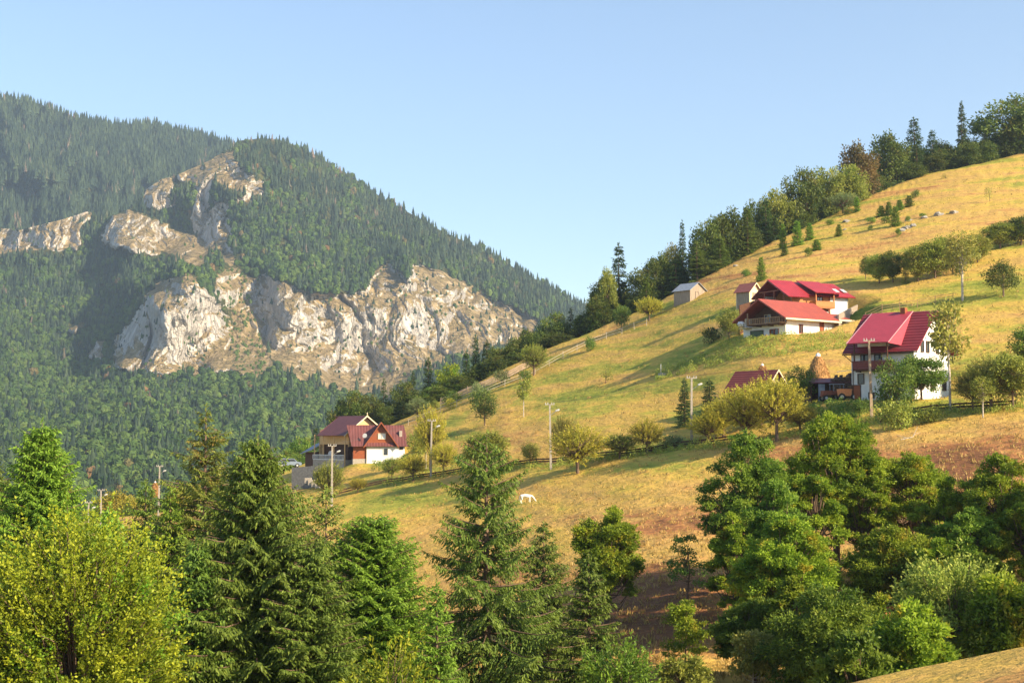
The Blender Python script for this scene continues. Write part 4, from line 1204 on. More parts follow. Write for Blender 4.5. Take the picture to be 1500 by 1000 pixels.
GH = 'pollard willows and bushes along the field boundary'
MD = [('W', 574, 703, 670, 13, L_OLIVE, 'left small pollard of the pair below the left house', GH), ('W', 605, 705, 667, 20, L_WIL, 'wider pollard of the pair below the left house', GH),
      ('W', 650, 696, 650, 19, L_WIL, 'yellow-green pollard right of the street light pole near the left house', GH), ('U', 678, 692, 664, 15, L_GRN, 'dark green bush between the pollard and the middle spruce', GH),
      ('B', 712, 694, 626, 30, L_OLIVE, 'green tree right behind the tip of the middle spruce', GH), ('O', 776, 680, 643, 15, L_OLIVE, 'round olive bush left of the middle street light pole', GH),
      ('W', 846, 690, 622, 36, L_WIL, 'wide pale airy willow right of the middle street light pole', GH), ('W', 825, 672, 610, 18, L_BIR, 'faint yellow shrub behind the middle street light pole', GH),
      ('W', 908, 670, 634, 25, L_OLIVE, 'low round dark olive bush in the hedge row', GH), ('W', 948, 663, 613, 23, L_WIL, 'pollard willow with visible stout trunk in the hedge row', GH),
      ('W', 1060, 640, 585, 30, L_WIL, 'bright yellow willow between the lamp pole and the barn willows', GH), ('W', 1115, 622, 556, 30, L_WIL, 'tall yellow willow rising against the barn roof', GH), ('U', 985, 655, 636, 20, L_SILV, 'low grey-green scrub left of the pole with the lamp by the two dark spruces', GH), ('W', 1038, 650, 604, 27, L_WIL, 'bright yellow-green willow at the foot of the lamp pole by the two dark spruces', GH),
      ('W', 1092, 650, 566, 38, L_WIL, 'yellow willow in front of the red roofed barn', GH), ('W', 1138, 648, 556, 40, L_WIL, 'largest yellow willow with bare pale stems below the barn gable', GH), ('W', 1172, 632, 590, 22, L_WIL, 'small yellow willow under the round dark tree', GH),
      ('W', 482, 738, 676, 22, L_OLIVE, 'round olive tree behind the leftmost street light pole', GH), ('W', 524, 722, 700, 12, L_WIL, 'tiny yellow bush on the boundary below the left house', GH),
      ('S', 1003, 622, 552, 20, L_DARK, 'left one of two dark spruces beside a lamp pole', None), ('S', 1040, 620, 556, 22, L_DARK, 'right one of two dark spruces beside a lamp pole', None),
      ('O', 1172, 592, 533, 26, L_GRN, 'round dark green tree between barn and haystack', None), ('O', 1312, 618, 520, 32, L_GRN, 'loose green tree in front of the white house beside its pole', None),
      ('B', 1350, 590, 520, 34, L_GRN, 'dense dark green tree in front of the white house gable', None), ('K', 1392, 602, 422, 28, L_BIR, 'tall birch with white trunk rising in front of the white house gable', None),
      ('W', 1425, 602, 545, 24, L_BIR, 'orange-yellow small tree right of the tall birch trunk', None), ('W', 1452, 600, 520, 34, L_BIR, 'wide thin yellowish tree right of the white house', None), ('K', 1440, 612, 545, 18, L_OLIVE, 'young pale tree with white stem on the boundary', None),
      ('B', 1484, 600, 510, 34, L_OLIVE, 'large olive tree group at the right edge beside the white house garden', None), ('U', 1318, 628, 578, 30, L_OLIVE, 'grey-green shrub at the foot of the white house pole', None), ('U', 1262, 606, 580, 17, L_GRN, 'green shrub left of the white house pole', None),
      ('U', 1235, 616, 602, 26, L_GRN, 'low green shrub on the lawn edge below the tractor', None), ('B', 1512, 545, 470, 28, L_GRN, 'deep green tree cut by the right edge at the height of the white house roof', None), ('U', 1360, 620, 596, 22, L_OLIVE, 'low scrub below the dense tree of the white house', None),
      ('O', 710, 624, 563, 22, L_MID, 'lone dark small tree on the open meadow above the middle spruce', None), ('K', 767, 611, 549, 11, L_OLIVE, 'slender young birch with long white stem on the open meadow', None, 1), ('X', 887, 560, 534, 13, L_OLIVE, 'faint sapling on the open meadow left of the concrete trough', None),
      ('O', 910, 484, 440, 14, L_GRN, 'bright green egg shaped tree at the upper end of the fence', None), ('W', 951, 470, 436, 19, L_WIL, 'pale yellow round tree at the crest right of the bright green one', None), ('U', 865, 514, 490, 10, L_GRN, 'small bright bush on the lane fence', None),
      ('W', 782, 548, 504, 20, L_OLIVE, 'olive tree beside the lane below the wide dark tree', None), ('U', 770, 560, 540, 10, L_GRN, 'dark green shrub at the foot of the olive lane tree', None), ('U', 735, 566, 541, 13, L_SILV, 'silvery bush on the lane left of the olive lane tree', None),
      ('U', 702, 584, 560, 13, L_SILV, 'pale green bush on the lane below the light green tree', None), ('U', 660, 592, 568, 15, L_GRN, 'green bush at the lane start', None), ('W', 612, 614, 582, 16, L_SILV, 'silver green willow at the lower end of the lane fence', None),
      ('O', 638, 604, 584, 8, L_OLIVE, 'small round tree with red stem on the fence line', None), ('U', 660, 598, 582, 9, L_WIL, 'tiny yellow bush beside the fence line', None), ('U', 1105, 432, 424, 5, L_GRN, 'low shrub beside the small red roofed shed', None),
      ('W', 630, 688, 600, 22, L_WIL, 'tall airy yellow tree behind the street light pole right of the left house', None), ('O', 612, 680, 625, 16, L_OLIVE, 'green tree touching the right wall of the left house', None),
      ('U', 1042, 502, 478, 17, L_MID, 'dark round bush left of the lower chalet', None), ('O', 1068, 498, 448, 20, L_OLIVE, 'olive tree beside the left wall of the lower chalet', None),
      ('O', 1268, 409, 372, 11, L_MID, 'small dark tree at the left end of the hillside grove', 'trees of the grove on the upper meadow'), ('B', 1288, 414, 366, 19, L_OLIVE, 'left full crown of the hillside grove', 'trees of the grove on the upper meadow'),
      ('B', 1308, 413, 360, 19, L_MID, 'dark crown, second from the left in the hillside grove', 'trees of the grove on the upper meadow'), ('S', 1327, 414, 372, 9, L_OLIVE, 'small pointed pale conifer in front of the hillside grove', 'trees of the grove on the upper meadow'),
      ('B', 1345, 412, 352, 21, L_OLIVE, 'crown behind the small pointed conifer in the hillside grove', 'trees of the grove on the upper meadow'), ('B', 1370, 408, 344, 22, L_OLIVE, 'tallest middle crown of the hillside grove', 'trees of the grove on the upper meadow'),
      ('B', 1396, 402, 342, 22, L_OLIVE, 'right crown of the hillside grove behind the leaning birch', 'trees of the grove on the upper meadow'), ('B', 1432, 385, 338, 20, L_OLIVE, 'tree just right of the leaning birch', 'trees of the grove on the upper meadow'),
      ('B', 1465, 364, 322, 24, L_OLIVE, 'left tree of the clump at the right edge of the upper meadow', 'trees of the grove on the upper meadow'), ('B', 1496, 358, 312, 26, L_MID, 'right tree of the clump at the right edge of the upper meadow', 'trees of the grove on the upper meadow'),
      ('K', 1410, 440, 328, 27, L_BIR, 'leaning birch with yellowish crown in front of the hillside grove', None, 0), ('O', 1470, 434, 378, 27, L_MID, 'dark small tree with forked stem alone on the right meadow', None), ('X', 1450, 296, 275, 9, L_OLIVE, 'thin sapling high on the right meadow', None),
      ('X', 1385, 262, 253, 7, L_OLIVE, 'tiny shrub near the shadow on the top right meadow', None),
      ('J', 1115, 411, 377, 9, L_SPRB, 'dense upright juniper behind the small red roofed shed', None), ('U', 1094, 404, 391, 8, L_GRN, 'low bright bush left of the dense upright juniper', None),
      ('W', 1235, 312, 282, 20, L_SILV, 'pale green small tree at the edge of the treeline above the boulders', None)]
for row in MD:
    kind, u, vb, vt, hw, m, lab, grp = row[:8]
    mid(kind, u, vb, vt, hw, lab, m, grp, k=row[8] if len(row) > 8 else None)
GJ = 'junipers scattered on the upper meadow'
JN = [(1147, 364, 330, 7, 'slim juniper highest of the left juniper cluster'), (1168, 360, 325, 11, 'wide dark juniper in the middle of the left juniper cluster'), (1186, 352, 328, 9, 'light green juniper right in the left juniper cluster'),
      (1149, 374, 358, 8, 'low round juniper under the slim one'), (1196, 366, 350, 10, 'low spreading juniper at the right foot of the left cluster'), (1184, 376, 362, 7, 'small juniper below the spreading one'),
      (1229, 346, 329, 7, 'single upright juniper between the two clusters'), (1255, 310, 288, 7, 'narrow dark juniper beside the pale tree at the treeline'), (1242, 314, 304, 9, 'flat dark juniper below the pale tree at the treeline'),
      (1217, 330, 320, 7, 'small round juniper left of the first boulder'), (1291, 318, 302, 9, 'dark round juniper at the left of the boulder cluster'), (1276, 326, 315, 8, 'flat spreading juniper left end of the right cluster'),
      (1312, 332, 303, 10, 'largest dark juniper of the right cluster above the white boulders'), (1302, 316, 296, 8, 'upright juniper left of the largest one'), (1318, 308, 292, 8, 'upright juniper right of the largest one'),
      (1332, 303, 286, 9, 'bright topped juniper uphill in the right cluster'), (1341, 290, 277, 7, 'uppermost small juniper of the right cluster'), (1275, 339, 329, 4, 'tiny juniper left below the right cluster'),
      (1316, 346, 333, 5, 'small juniper just left of the white boulders'), (1330, 326, 316, 5, 'small juniper behind the white boulders'), (1352, 318, 310, 6, 'flat juniper behind the middle boulders'), (1298, 327, 316, 10, 'yellowish flat juniper in the right cluster')]
for u, vb, vt, hw, lab in JN:
    mid('J' if vb - vt > 14 else 'U', u, vb, vt, hw, lab, L_SPRB if (u % 3) else L_SPR, GJ)


def scrub(name, region, n, hr, mats, label_kind='stuff', size=1.0, seed=3):
    """ground cover nobody could count: one mesh of sprigs"""
    R = np.random.default_rng(seed)
    c = Crown()
    u = R.uniform(0, 1, n); 
    a = np.array(region, float)      # rows: u, vtop, vbottom
    uu = a[0, 0] + u * (a[-1, 0] - a[0, 0])
    v0 = np.interp(uu, a[:, 0], a[:, 1]); v1 = np.interp(uu, a[:, 0], a[:, 2])
    vv = v0 + R.uniform(0, 1, n) * (v1 - v0)
    dens = fbm(uu / 12., vv / 5., seed, 2)
    k = dens > -0.12
    uu, vv, dens = uu[k], vv[k], dens[k]
    p = G(uu, vv)
    hh = hr * np.clip(0.4 + dens * 2.2, 0.1, 1.6)
    p[:, 2] += R.uniform(-0.1, 1, len(p)) * hh
    d = R.normal(0, .6, p.shape) + np.array([0, 0, 0.8])
    c.add(p, d, R.normal(size=p.shape), size * R.uniform(.5, 1.2, len(p)), size * .4, np.clip(R.uniform(0, 1, len(p)) + dens * .6, 0, 1))
    return setting(link(name, c.mesh(name, mats)), 'stuff')


scrub('bank_scrub', [(960, 548, 560), (1020, 524, 545), (1080, 505, 528), (1150, 493, 522), (1235, 488, 512), (1260, 492, 505)], 20000, .7, L_OLIVE, size=0.24)
scrub('hedge_bottom_scrub', [(560, 704, 712), (700, 684, 694), (800, 676, 686), (950, 656, 668), (1100, 645, 656), (1250, 612, 626), (1400, 598, 610), (1500, 590, 604)], 24000, 0.7, L_OLIVE, size=0.24, seed=5)
scrub('garden_weeds', [(545, 668, 690), (600, 664, 684)], 1600, 0.7, L_GRN, size=0.35, seed=6)
scrub('lawn_edge_scrub', [(1160, 606, 624), (1260, 598, 616)], 3500, .45, L_GRN, size=0.3, seed=8)
L_DRY = leaf('dry_grass_blades', (0.3, 0.22, 0.06), (0.55, 0.38, 0.12), (0.3, 0.28, 0.06), trans=0.25, cl_scale=0.05)


def tufts(name, u0, u1, v0, v1, n, s, seed, sink=0.02):
    R = np.random.default_rng(seed); c = Crown()
    u = R.uniform(u0, u1, n); v = v0 + (v1 - v0) * R.uniform(0, 1, n)
    k = (v > crest(u) + 3) & (fbm(u / 14., v / 5., 1.0 + seed, 3) > -0.02)
    u, v = u[k], v[k]; p = G(u, v)
    m = 5
    p = np.repeat(p, m, 0) + np.concatenate([R.normal(0, s * .35, (len(u) * m, 2)), np.full((len(u) * m, 1), -sink)], 1)
    ss = s * np.repeat(R.uniform(.4, 1.2, len(u)), m)
    c.add(p, R.normal(0, .45, p.shape) + np.array([0, 0, 1.0]), R.normal(size=p.shape), ss, ss * .22, np.clip(R.uniform(0, 1, len(p)), 0, 1))
    setting(link(name, c.mesh(name, L_DRY)), 'stuff')


tufts('dry_grass', 560, 1520, 640, 1010, 20000, 0.36, 1)
tufts('upper_dry_grass', 600, 1520, 225, 660, 9000, 0.4, 2)
# ------------------------------------------------------------------ buildings
def frame_at(u, v, D, ang, fwd=0.2):
    """an Empty whose local x runs right and away, local y left and away, at the near corner's foot"""
    return P(u, v, depth(u, v) - fwd), math.radians(ang)


def win(root, face, a, z, w, h, off=0.0, fm=None, pm=None, name='window', depth=0.1):
    """window on the wall y=off (face 'y', a along x) or x=off (face 'x', a along y); frame with a pane below it"""
    t = 0.07
    f = MB()
    def bx(m, a0, a1, z0, z1, d0, d1):
        if face == 'y': m.box(a0, a1, off - d1, off - d0, z0, z1)
        else: m.box(off - d1, off - d0, a0, a1, z0, z1)
    bx(f, a - w / 2 - t, a + w / 2 + t, z - t, z, -0.02, depth); bx(f, a - w / 2 - t, a + w / 2 + t, z + h, z + h + t, -0.02, depth)
    bx(f, a - w / 2 - t, a - w / 2, z, z + h, -0.02, depth); bx(f, a + w / 2, a + w / 2 + t, z, z + h, -0.02, depth)
    if w > 0.7 and name == 'window': bx(f, a - 0.03, a + 0.03, z, z + h, 0.025, depth - 0.01)
    fo = f.build(name, fm or M_WOODD, root)
    p = MB(); bx(p, a - w / 2, a + w / 2, z, z + h, 0.004, 0.02)
    p.build('pane' if name == 'window' else 'panel', pm or M_GLASS, fo)
    return fo


def gable(mb, axis, a0, a1, off0, off1, z0, ze, zr):
    """pentagonal wall: axis 'x' spans x from a0 to a1, thickness off0..off1 in y"""
    am = (a0 + a1) / 2
    pts = [(a0, z0), (a1, z0), (a1, ze), (am, zr), (a0, ze)]
    f = (lambda a, o, z: (a, o, z)) if axis == 'x' else (lambda a, o, z: (o, a, z))
    vs = [f(a, off0, z) for a, z in pts] + [f(a, off1, z) for a, z in pts]
    mb.add(vs, [(0, 1, 2, 3, 4), (9, 8, 7, 6, 5)] + [(i, (i + 1) % 5, 5 + (i + 1) % 5, 5 + i) for i in range(5)])


def railing(root, p0, p1, h, mat, name='balcony', n=14, solid=False, thick=0.06):
    m = MB(); a = Vector(p0); b = Vector(p1); up = Vector((0, 0, 1)); d = (b - a).normalized(); s = d.cross(up) * thick
    def beam(z0, z1):
        m.add([a - s + up * z0, b - s + up * z0, b + s + up * z0, a + s + up * z0, a - s + up * z1, b - s + up * z1, b + s + up * z1, a + s + up * z1],
              [(0, 3, 2, 1), (4, 5, 6, 7), (0, 1, 5, 4), (1, 2, 6, 5), (2, 3, 7, 6), (3, 0, 4, 7)])
    beam(h - 0.1, h); beam(0, 0.12)
    if solid:
        s = s * 0.6; beam(0.14, h - 0.12)
    else:
        for i in range(n + 1):
            q = a.lerp(b, i / n); w = 0.05
            m.box(q.x - w, q.x + w, q.y - w, q.y + w, q.z + 0.1, q.z + h - 0.05)
    return m.build(name, mat, root)


# --- white house with crimson roof
def white_house():
    loc, a = frame_at(1340, 584, 166, 50)
    H = empty('white_house', loc, a)
    tag(H, 'tall white house with crimson tiled roof and dark red balcony behind the wooden pole', 'house')
    W, L, ze, zr = 10.0, 7.8, 5.9, 10.2
    m = MB(); m.box(0, 0.3, 0.3, L - 0.3, -1.5, ze); m.box(W - 0.3, W, 0.3, L - 0.3, -1.5, ze)
    gable(m, 'x', 0, W, 0, 0.3, -1.5, ze, zr - 0.2); gable(m, 'x', 0, W, L - 0.3, L, -1.5, ze, zr - 0.2)
    m.box(0.02, 3.2, 3.0, 7.0, ze - 0.2, ze + 1.35)
    m.build('wall', M_WHITE, H)
    o = 0.75; s = (zr - ze) / (W / 2); t = 0.14
    r = MB()
    x0 = -o; z0 = ze - s * o + 0.12; zt = zr + 0.12
    r.slab([(x0, -o, z0), (W / 2, -o, zt), (W / 2, L + o, zt), (x0, L + o, z0)][::-1], t)
    r.slab([(W / 2, -o, zt), (W + o, -o, z0), (W + o, L + o, z0), (W / 2, L + o, zt)][::-1], t)
    R = r.build('roof', R_CRIM, H)
    d = MB()   # the plain raised roof over the balcony
    xe, zd = -1.75, ze + 0.55
    d.slab([(xe, 2.3, zd), (W / 2, 2.3, zt + 0.1), (W / 2, 7.4, zt + 0.1), (xe, 7.4, zd)][::-1], 0.12)
    d.slab([(xe, 2.28, zd), (0.3, 1.4, ze + 0.25), (W / 2, 2.28, zt + 0.1)], 0.06)
    d.build('balcony_roof', simple('plain_crimson_sheet', (0.38, 0.045, 0.065), 0.4, 0.12, 1.5, 0.01), H)
    tr = MB()
    for y in (2.22, 7.4): tr.slab([(xe - .05, y, zd + 0.05), (W / 2, y, zt + 0.16), (W / 2, y + 0.16, zt + 0.16), (xe - .05, y + 0.16, zd + 0.05)][::-1], 0.05)
    tr.box(W / 2 - 0.12, W / 2 + 0.12, -o, L + o, zt + 0.02, zt + 0.12)
    tr.build('ridge_trim', simple('pink_trim', (0.7, 0.35, 0.36), 0.5, 0.1, 3, 0), R)
    g = MB(); g.bar((x0 - 0.06, -o, z0 - 0.1), (x0 - 0.06, L + o, z0 - 0.1), 0.07); g.bar((x0 - .06, L + o - .2, z0 - .1), (-0.06, L - 0.2, z0 - 1.0), 0.05); g.bar((-0.06, L - 0.2, z0 - 1), (-0.06, L - 0.2, -0.5), 0.05)
    g.build('gutter', M_WOODD, H)
    b = MB(); b.box(-1.25, 0, 2.5, 7.0, 3.35, 3.5)
    for y in (2.8, 4.5, 6.6): b.box(-1.3, 0, y - 0.06, y + 0.06, 3.2, 3.35)
    B = b.build('balcony', M_WOODD, H)
    mr = simple('balcony_boards', (0.17, 0.035, 0.025), 0.5, 0.3, 2, 0.01, (1, 6, 1))
    railing(B, (-1.25, 2.5, 3.5), (-1.25, 7.0, 3.5), 1.0, mr, 'railing', solid=True)
    railing(B, (-1.25, 7.0, 3.5), (0, 7.0, 3.5), 1.0, mr, 'railing', solid=True)
    railing(B, (-1.25, 2.5, 3.5), (0, 2.5, 3.5), 1.0, mr, 'railing', solid=True)
    po = MB()
    for y in (2.7, 4.8, 6.8): po.box(-1.3, -1.16, y - 0.07, y + 0.07, 4.5, ze + 0.6)
    po.build('balcony_post', M_WOODD, B)
    win(H, 'x', 4.4, 3.7, 0.8, 1.9, name='door', fm=M_WOODD, pm=M_GLASS); win(H, 'x', 6.1, 4.2, 0.9, 1.1)
    win(H, 'x', 6.6, 1.9, 0.7, 1.1); win(H, 'x', 7.2, -0.4, 1.0, 2.1, name='door', pm=M_WOODR); win(H, 'x', 5.3, 0.2, 0.6, 0.6)
    for x in (2.2, 3.7, 6.4, 7.8): win(H, 'y', x, 5.5, 0.7, 1.25)
    for x in (1.8, 5.0, 8.2): win(H, 'y', x, 1.2, 1.0, 1.2)
    c = MB(); c.box(W / 2 - .6, W / 2 + .1, 3.0, 3.6, zr - 0.6, zr + 0.75); c.build('chimney', M_WOODR, R)


white_house()


# --- lower chalet
def lower_chalet():
    loc, a = frame_at(1151, 489, 206, 37)
    H = empty('chalet', loc, a)
    tag(H, 'lower cream chalet with wide orange-red roof and railed balcony under its gable', 'house')
    L, W, ze, zr = 11.0, 8.8, 2.9, 5.5
    m = MB(); m.box(0.3, L, 0, 0.3, -1.6, ze); m.box(0.3, L, W - 0.3, W, -1.6, ze); m.box(0, 0.3, 0, W, -1.6, 1.7)
    gable(m, 'y', 0, W, L - 0.3, L, -1.6, ze, zr); m.box(1.6, 1.9, 0.3, W - .3, 1.7, ze)
    m.build('wall', M_WHITE, H)
    g = MB(); gable(g, 'y', 0.3, W - 0.3, 1.5, 1.58, 1.7, ze - 0.05, zr - 0.1); g.build('gable_boards', M_WOODD, H)
    o = 1.15; s = (zr - ze) / (W / 2); z0 = ze - s * o + 0.15; zt = zr + 0.15
    r = MB(); xa, xb = -1.3, L + 0.5
    r.slab([(xa, -o, z0), (xb, -o, z0), (xb, W / 2, zt), (xa, W / 2, zt)], 0.2)
    r.slab([(xa, W / 2, zt), (xb, W / 2, zt), (xb, W + o, z0), (xa, W + o, z0)], 0.2)
    R = r.build('roof', R_ORED, H)
    e = MB(); e.box(xa, xb, -o - 0.12, -o - 0.01, z0 - 0.25, z0 + 0.0); e.build('fascia', M_CREAM, R)
    e = MB(); e.slab([(L - 2.0, -2.2, 2.4), (L + 3.2, -2.0, 2.3), (L + 3.2, 2.0, 3.7), (L - 2.0, 2.0, 3.9)], 0.15)
    for x, y in ((L + 3.0, -1.8), (L + 3.0, 1.5)): e.box(x - .12, x + .12, y - .12, y + .12, -1, 2.4)
    # side porch stands to the right, its roof one step higher than the main eave
    pr = MB(); pr.slab([(L + 0.52, -0.6, 2.75), (L + 4.2, -0.6, 2.75), (L + 4.2, 2.4, 3.9), (L + 0.52, 2.4, 3.9)], 0.15); PR_ = pr.build('porch_roof', R_ORED, H)
    pf = MB(); pf.box(L + .52, L + 4.2, -0.72, -0.61, 2.5, 2.78); pf.build('fascia', M_CREAM, PR_)
    pp = MB(); pp.box(L + 3.6, L + 3.9, -0.3, 0.0, -1, 2.6); pp.box(L + .02, L + 3.6, 0.6, 0.8, -1, 2.6); pp.build('porch_wall', M_CREAM, H)
    b = MB(); b.box(-1.3, 0, 0.0, W - 2.0, 1.5, 1.68)
    for y in (0.4, 2.5, 5, 7.8): b.box(-1.2, 0, y - .08, y + .08, 1.32, 1.5)
    B = b.build('balcony', M_WOODD, H)
    railing(B, (-1.3, 0, 1.68), (-1.3, W - 2.0, 1.68), 0.95, M_WOODB, 'railing', n=18)
    railing(B, (-1.3, 0, 1.68), (0.2, 0, 1.68), 0.95, M_WOODB, 'railing', n=3)
    po = MB()
    for y in (0.1, W - 2.1): po.box(-1.3, -1.15, y - .08, y + .08, 1.6, ze + (0.6 if y > 1 else -0.3))
    po.build('balcony_post', M_WOODB, B)
    wp = MB(); wp.lathe([(0.02, -.45), (0.45, -.38), (0.62, 0), (0.45, .38), (0.02, .45)], 10, (-1.6, W - 1.1, 1.9)); wp.build('water_tank', M_METAL, H)
    wb = MB(); wb.box(-1.3, -0.1, W - 1.9, W - .3, 1.2, 1.35); wb.build('tank_shelf', M_CREAM, H)
    win(H, 'x', W - 2.9, -1.4, 2.6, 2.2, name='garage_door', fm=M_WOODD, pm=M_GREEN)
    win(H, 'x', W - 6.0, -1.2, 0.75, 2.0, name='door', fm=M_WOODR, pm=M_WOODR); win(H, 'x', 2.2, -0.35, 1.5, 1.2, fm=M_WOODR)
    win(H, 'y', 3.4, 0.3, 0.8, 1.25, fm=M_WOODR); win(H, 'y', 8.2, 0.3, 0.8, 1.9, name='door', fm=M_WOODR, pm=M_WOODR); win(H, 'x', 5.0, 2.0, 1.2, 1.3, off=1.5, fm=M_CREAM)
    return H


lower_chalet()


def upper_chalet():
    loc, a = frame_at(1160, 461, 222, 26)
    H = empty('chalet', loc, a)
    tag(H, 'upper timber chalet with bright red roof, open gable terrace and orange wood balcony', 'house')
    L, W, ze, zr = 11.4, 7.6, 3.6, 5.75
    m = MB(); m.box(7.6, L, 0, 0.3, -2.5, ze); m.box(0.3, L, W - .3, W, -2, ze); gable(m, 'y', 0, W, L - .3, L, -2, ze, zr); m.box(0, 7.58, 0.06, 0.3, -2.5, 1.0); m.box(0, .3, .3, W - .3, -2.5, 1.2)
    m.build('wall', M_WHITE, H)
    t = MB(); t.box(0, 7.6, 0, 0.28, 1.0, ze); t.box(2.2, 2.4, 0.3, W - .3, 1.0, ze); gable(t, 'y', .3, W - .3, 2.3, 2.4, ze - .2, ze, zr - .1)
    t.build('timber_wall', M_WOODO, H)
    o = 0.9; s = (zr - ze) / (W / 2); z0 = ze - s * o + .15; zt = zr + .15; r = MB(); xa, xb = -1.9, L + .9
    r.slab([(xa, -o, z0), (xb, -o, z0), (xb - .8, W / 2, zt), (xa, W / 2, zt)], 0.16)
    r.slab([(xa, W / 2, zt), (xb - .8, W / 2, zt), (xb, W + o, z0), (xa, W + o, z0)], 0.16)
    R = r.build('roof', R_RED, H)
    # front cross roof over the terrace end
    q = MB(); q.slab([(xa - .05, -o - .9, z0 - .45), (2.2, -o - .9, z0 - .45), (2.9, W / 2, zt + .1), (xa - .05, W / 2, zt + .1)], 0.12)
    q.build('terrace_roof', R_RED, H)
    d = MB(); d.slab([(3.4, -1.9, ze + .05), (8.0, -1.9, ze + .05), (8.0, 3.2, zt + .12), (3.4, 3.2, zt + .12)], 0.12)
    d.slab([(8.0, -1.9, ze + .05), (8.9, -o, z0 + .02), (8.0, 3.2, zt + .12)], 0.05); d.build('balcony_roof', R_RED, H)
    k = MB()
    for x in (9.3, 10.9): k.slab([(x, .4, z0 + (1.3) * s + .19), (x + .8, .4, z0 + 1.3 * s + .19), (x + .8, 1.5, z0 + 2.4 * s + .19), (x, 1.5, z0 + 2.4 * s + .19)], .05)
    k.build('skylight', M_METAL, R)
    b = MB(); b.box(3.7, 7.5, -1.5, 0, 1.15, 1.3); B = b.build('balcony', M_WOODO, H)
    railing(B, (3.7, -1.5, 1.3), (7.5, -1.5, 1.3), 1.0, M_WOODO, 'railing', solid=True); railing(B, (3.7, -1.5, 1.3), (3.7, 0, 1.3), 1.0, M_WOODO, 'railing', solid=True); railing(B, (7.5, -1.5, 1.3), (7.5, 0, 1.3), 1.0, M_WOODO, 'railing', solid=True)
    p = MB()
    for x in (3.8, 7.4): p.box(x - .08, x + .08, -1.45, -1.3, 2.2, ze + .1)
    p.box(3.6, 3.8, -1.5, -1.3, -2.2, 1.15); p.build('balcony_post', M_WOODO, B)
    te = MB(); te.box(-1.7, 0, -.2, W, .9, 1.1); T = te.build('terrace', M_WOODR, H)
    railing(T, (-1.7, -.2, 1.1), (-1.7, W, 1.1), 1.0, M_WOODR, 'railing', solid=True); railing(T, (-1.7, -.2, 1.1), (0, -.2, 1.1), 1.0, M_WOODO, 'railing', solid=True)
    p = MB()
    for y in (-.1, 2.4, 5.0, W - .1): p.box(-1.75, -1.6, y - .08, y + .08, -2.5, ze + (.4 if 2 < y < 6 else -.3))
    p.box(-1.75, -1.6, 1.2, W - 1.2, ze + .35, ze + .5); p.build('terrace_post', M_WOODR, T)
    win(H, 'y', 1.3, -.6, 1.0, 1.3, off=.06, fm=M_WOODR); win(H, 'y', 5.6, 1.5, 1.0, 1.7, fm=M_WOODR); win(H, 'y', 5.4, -1.2, 3.0, 1.6, off=.06, name='garage_door', fm=M_WOODD, pm=M_WOODD)
    c = MB(); c.box(.4, .8, -.5, -.1, -2.5, 1.0); c.box(2.2, 2.6, -.5, -.1, -2.5, 1.0); c.build('pillar', M_WHITE, H)
    fr = MB(); fr.box(0, 7.6, -.1, -.0, .85, 1.02); fr.box(7.5, 7.7, -.1, 0, -2, ze); fr.build('trim_board', M_WOODR, H)


upper_chalet()


def shed(name, u, v, D, ang, L, W, ze, zr, wallm, roofm, gablem, label, cat='shed', door=True, o=.35, barge=None, gname='gable_boards', zb=-1.2):
    loc, a = frame_at(u, v, D, ang)
    H = empty(name, loc, a); tag(H, label, cat)
    m = MB(); m.box(0, .15, .12, L - .12, zb, ze); m.box(W - .15, W, .12, L - .12, zb, ze); m.build('wall', wallm, H)
    g = MB(); gable(g, 'x', 0, W, 0, .12, zb, ze, zr - .1); gable(g, 'x', 0, W, L - .12, L, zb, ze, zr - .1); g.build(gname, gablem, H)
    s = (zr - ze) / (W / 2); z0 = ze - s * o + .08; zt = zr + .08
    r = MB(); r.slab([(-o, -o, z0), (-o, L + o, z0), (W / 2, L + o, zt), (W / 2, -o, zt)][::-1], .08); r.slab([(W / 2, -o, zt), (W / 2, L + o, zt), (W + o, L + o, z0), (W + o, -o, z0)][::-1], .08)
    R = r.build('roof', roofm, H)
    if barge:
        b = MB()
        b.slab([(-o, -o - .06, z0 + .02), (W / 2, -o - .06, zt + .02), (W / 2, -o - .06, zt - .2), (-o, -o - .06, z0 - .2)], .05)
        b.slab([(W / 2, -o - .06, zt + .02), (W + o, -o - .06, z0 + .02), (W + o, -o - .06, z0 - .2), (W / 2, -o - .06, zt - .2)], .05)
        b.build('bargeboard', barge, R)
    if door:
        win(H, 'y', W * .45, 0.0, .85, ze * .85, name='door', fm=wallm, pm=wallm)
    return H


shed('timber_shed', 1011, 442, 268, 38, 4.6, 4.4, 2.5, 4.0, M_WGREY, M_GREYR, M_WGREY, 'small weathered grey plank shed with grey roof at the foot of the dark treeline')
shed('timber_shed', 1098, 447, 240, 42, 3.0, 3.0, 2.6, 4.0, M_WGREY, simple('small_brown_roof', (.27, .09, .07), .6, .2, 2, .01), M_CREAM, 'little shed with maroon roof and cream gable beside the upper chalet', barge=M_CREAM)
shed('barn', 1120, 588, 186, 40, 6.3, 4.4, 1.7, 4.1, M_WGREY, R_DKRED, M_WGREY, 'barn with dark red roof and grey plank gable half hidden by yellow willows', 'barn', barge=M_CREAM, door=False, o=.5)


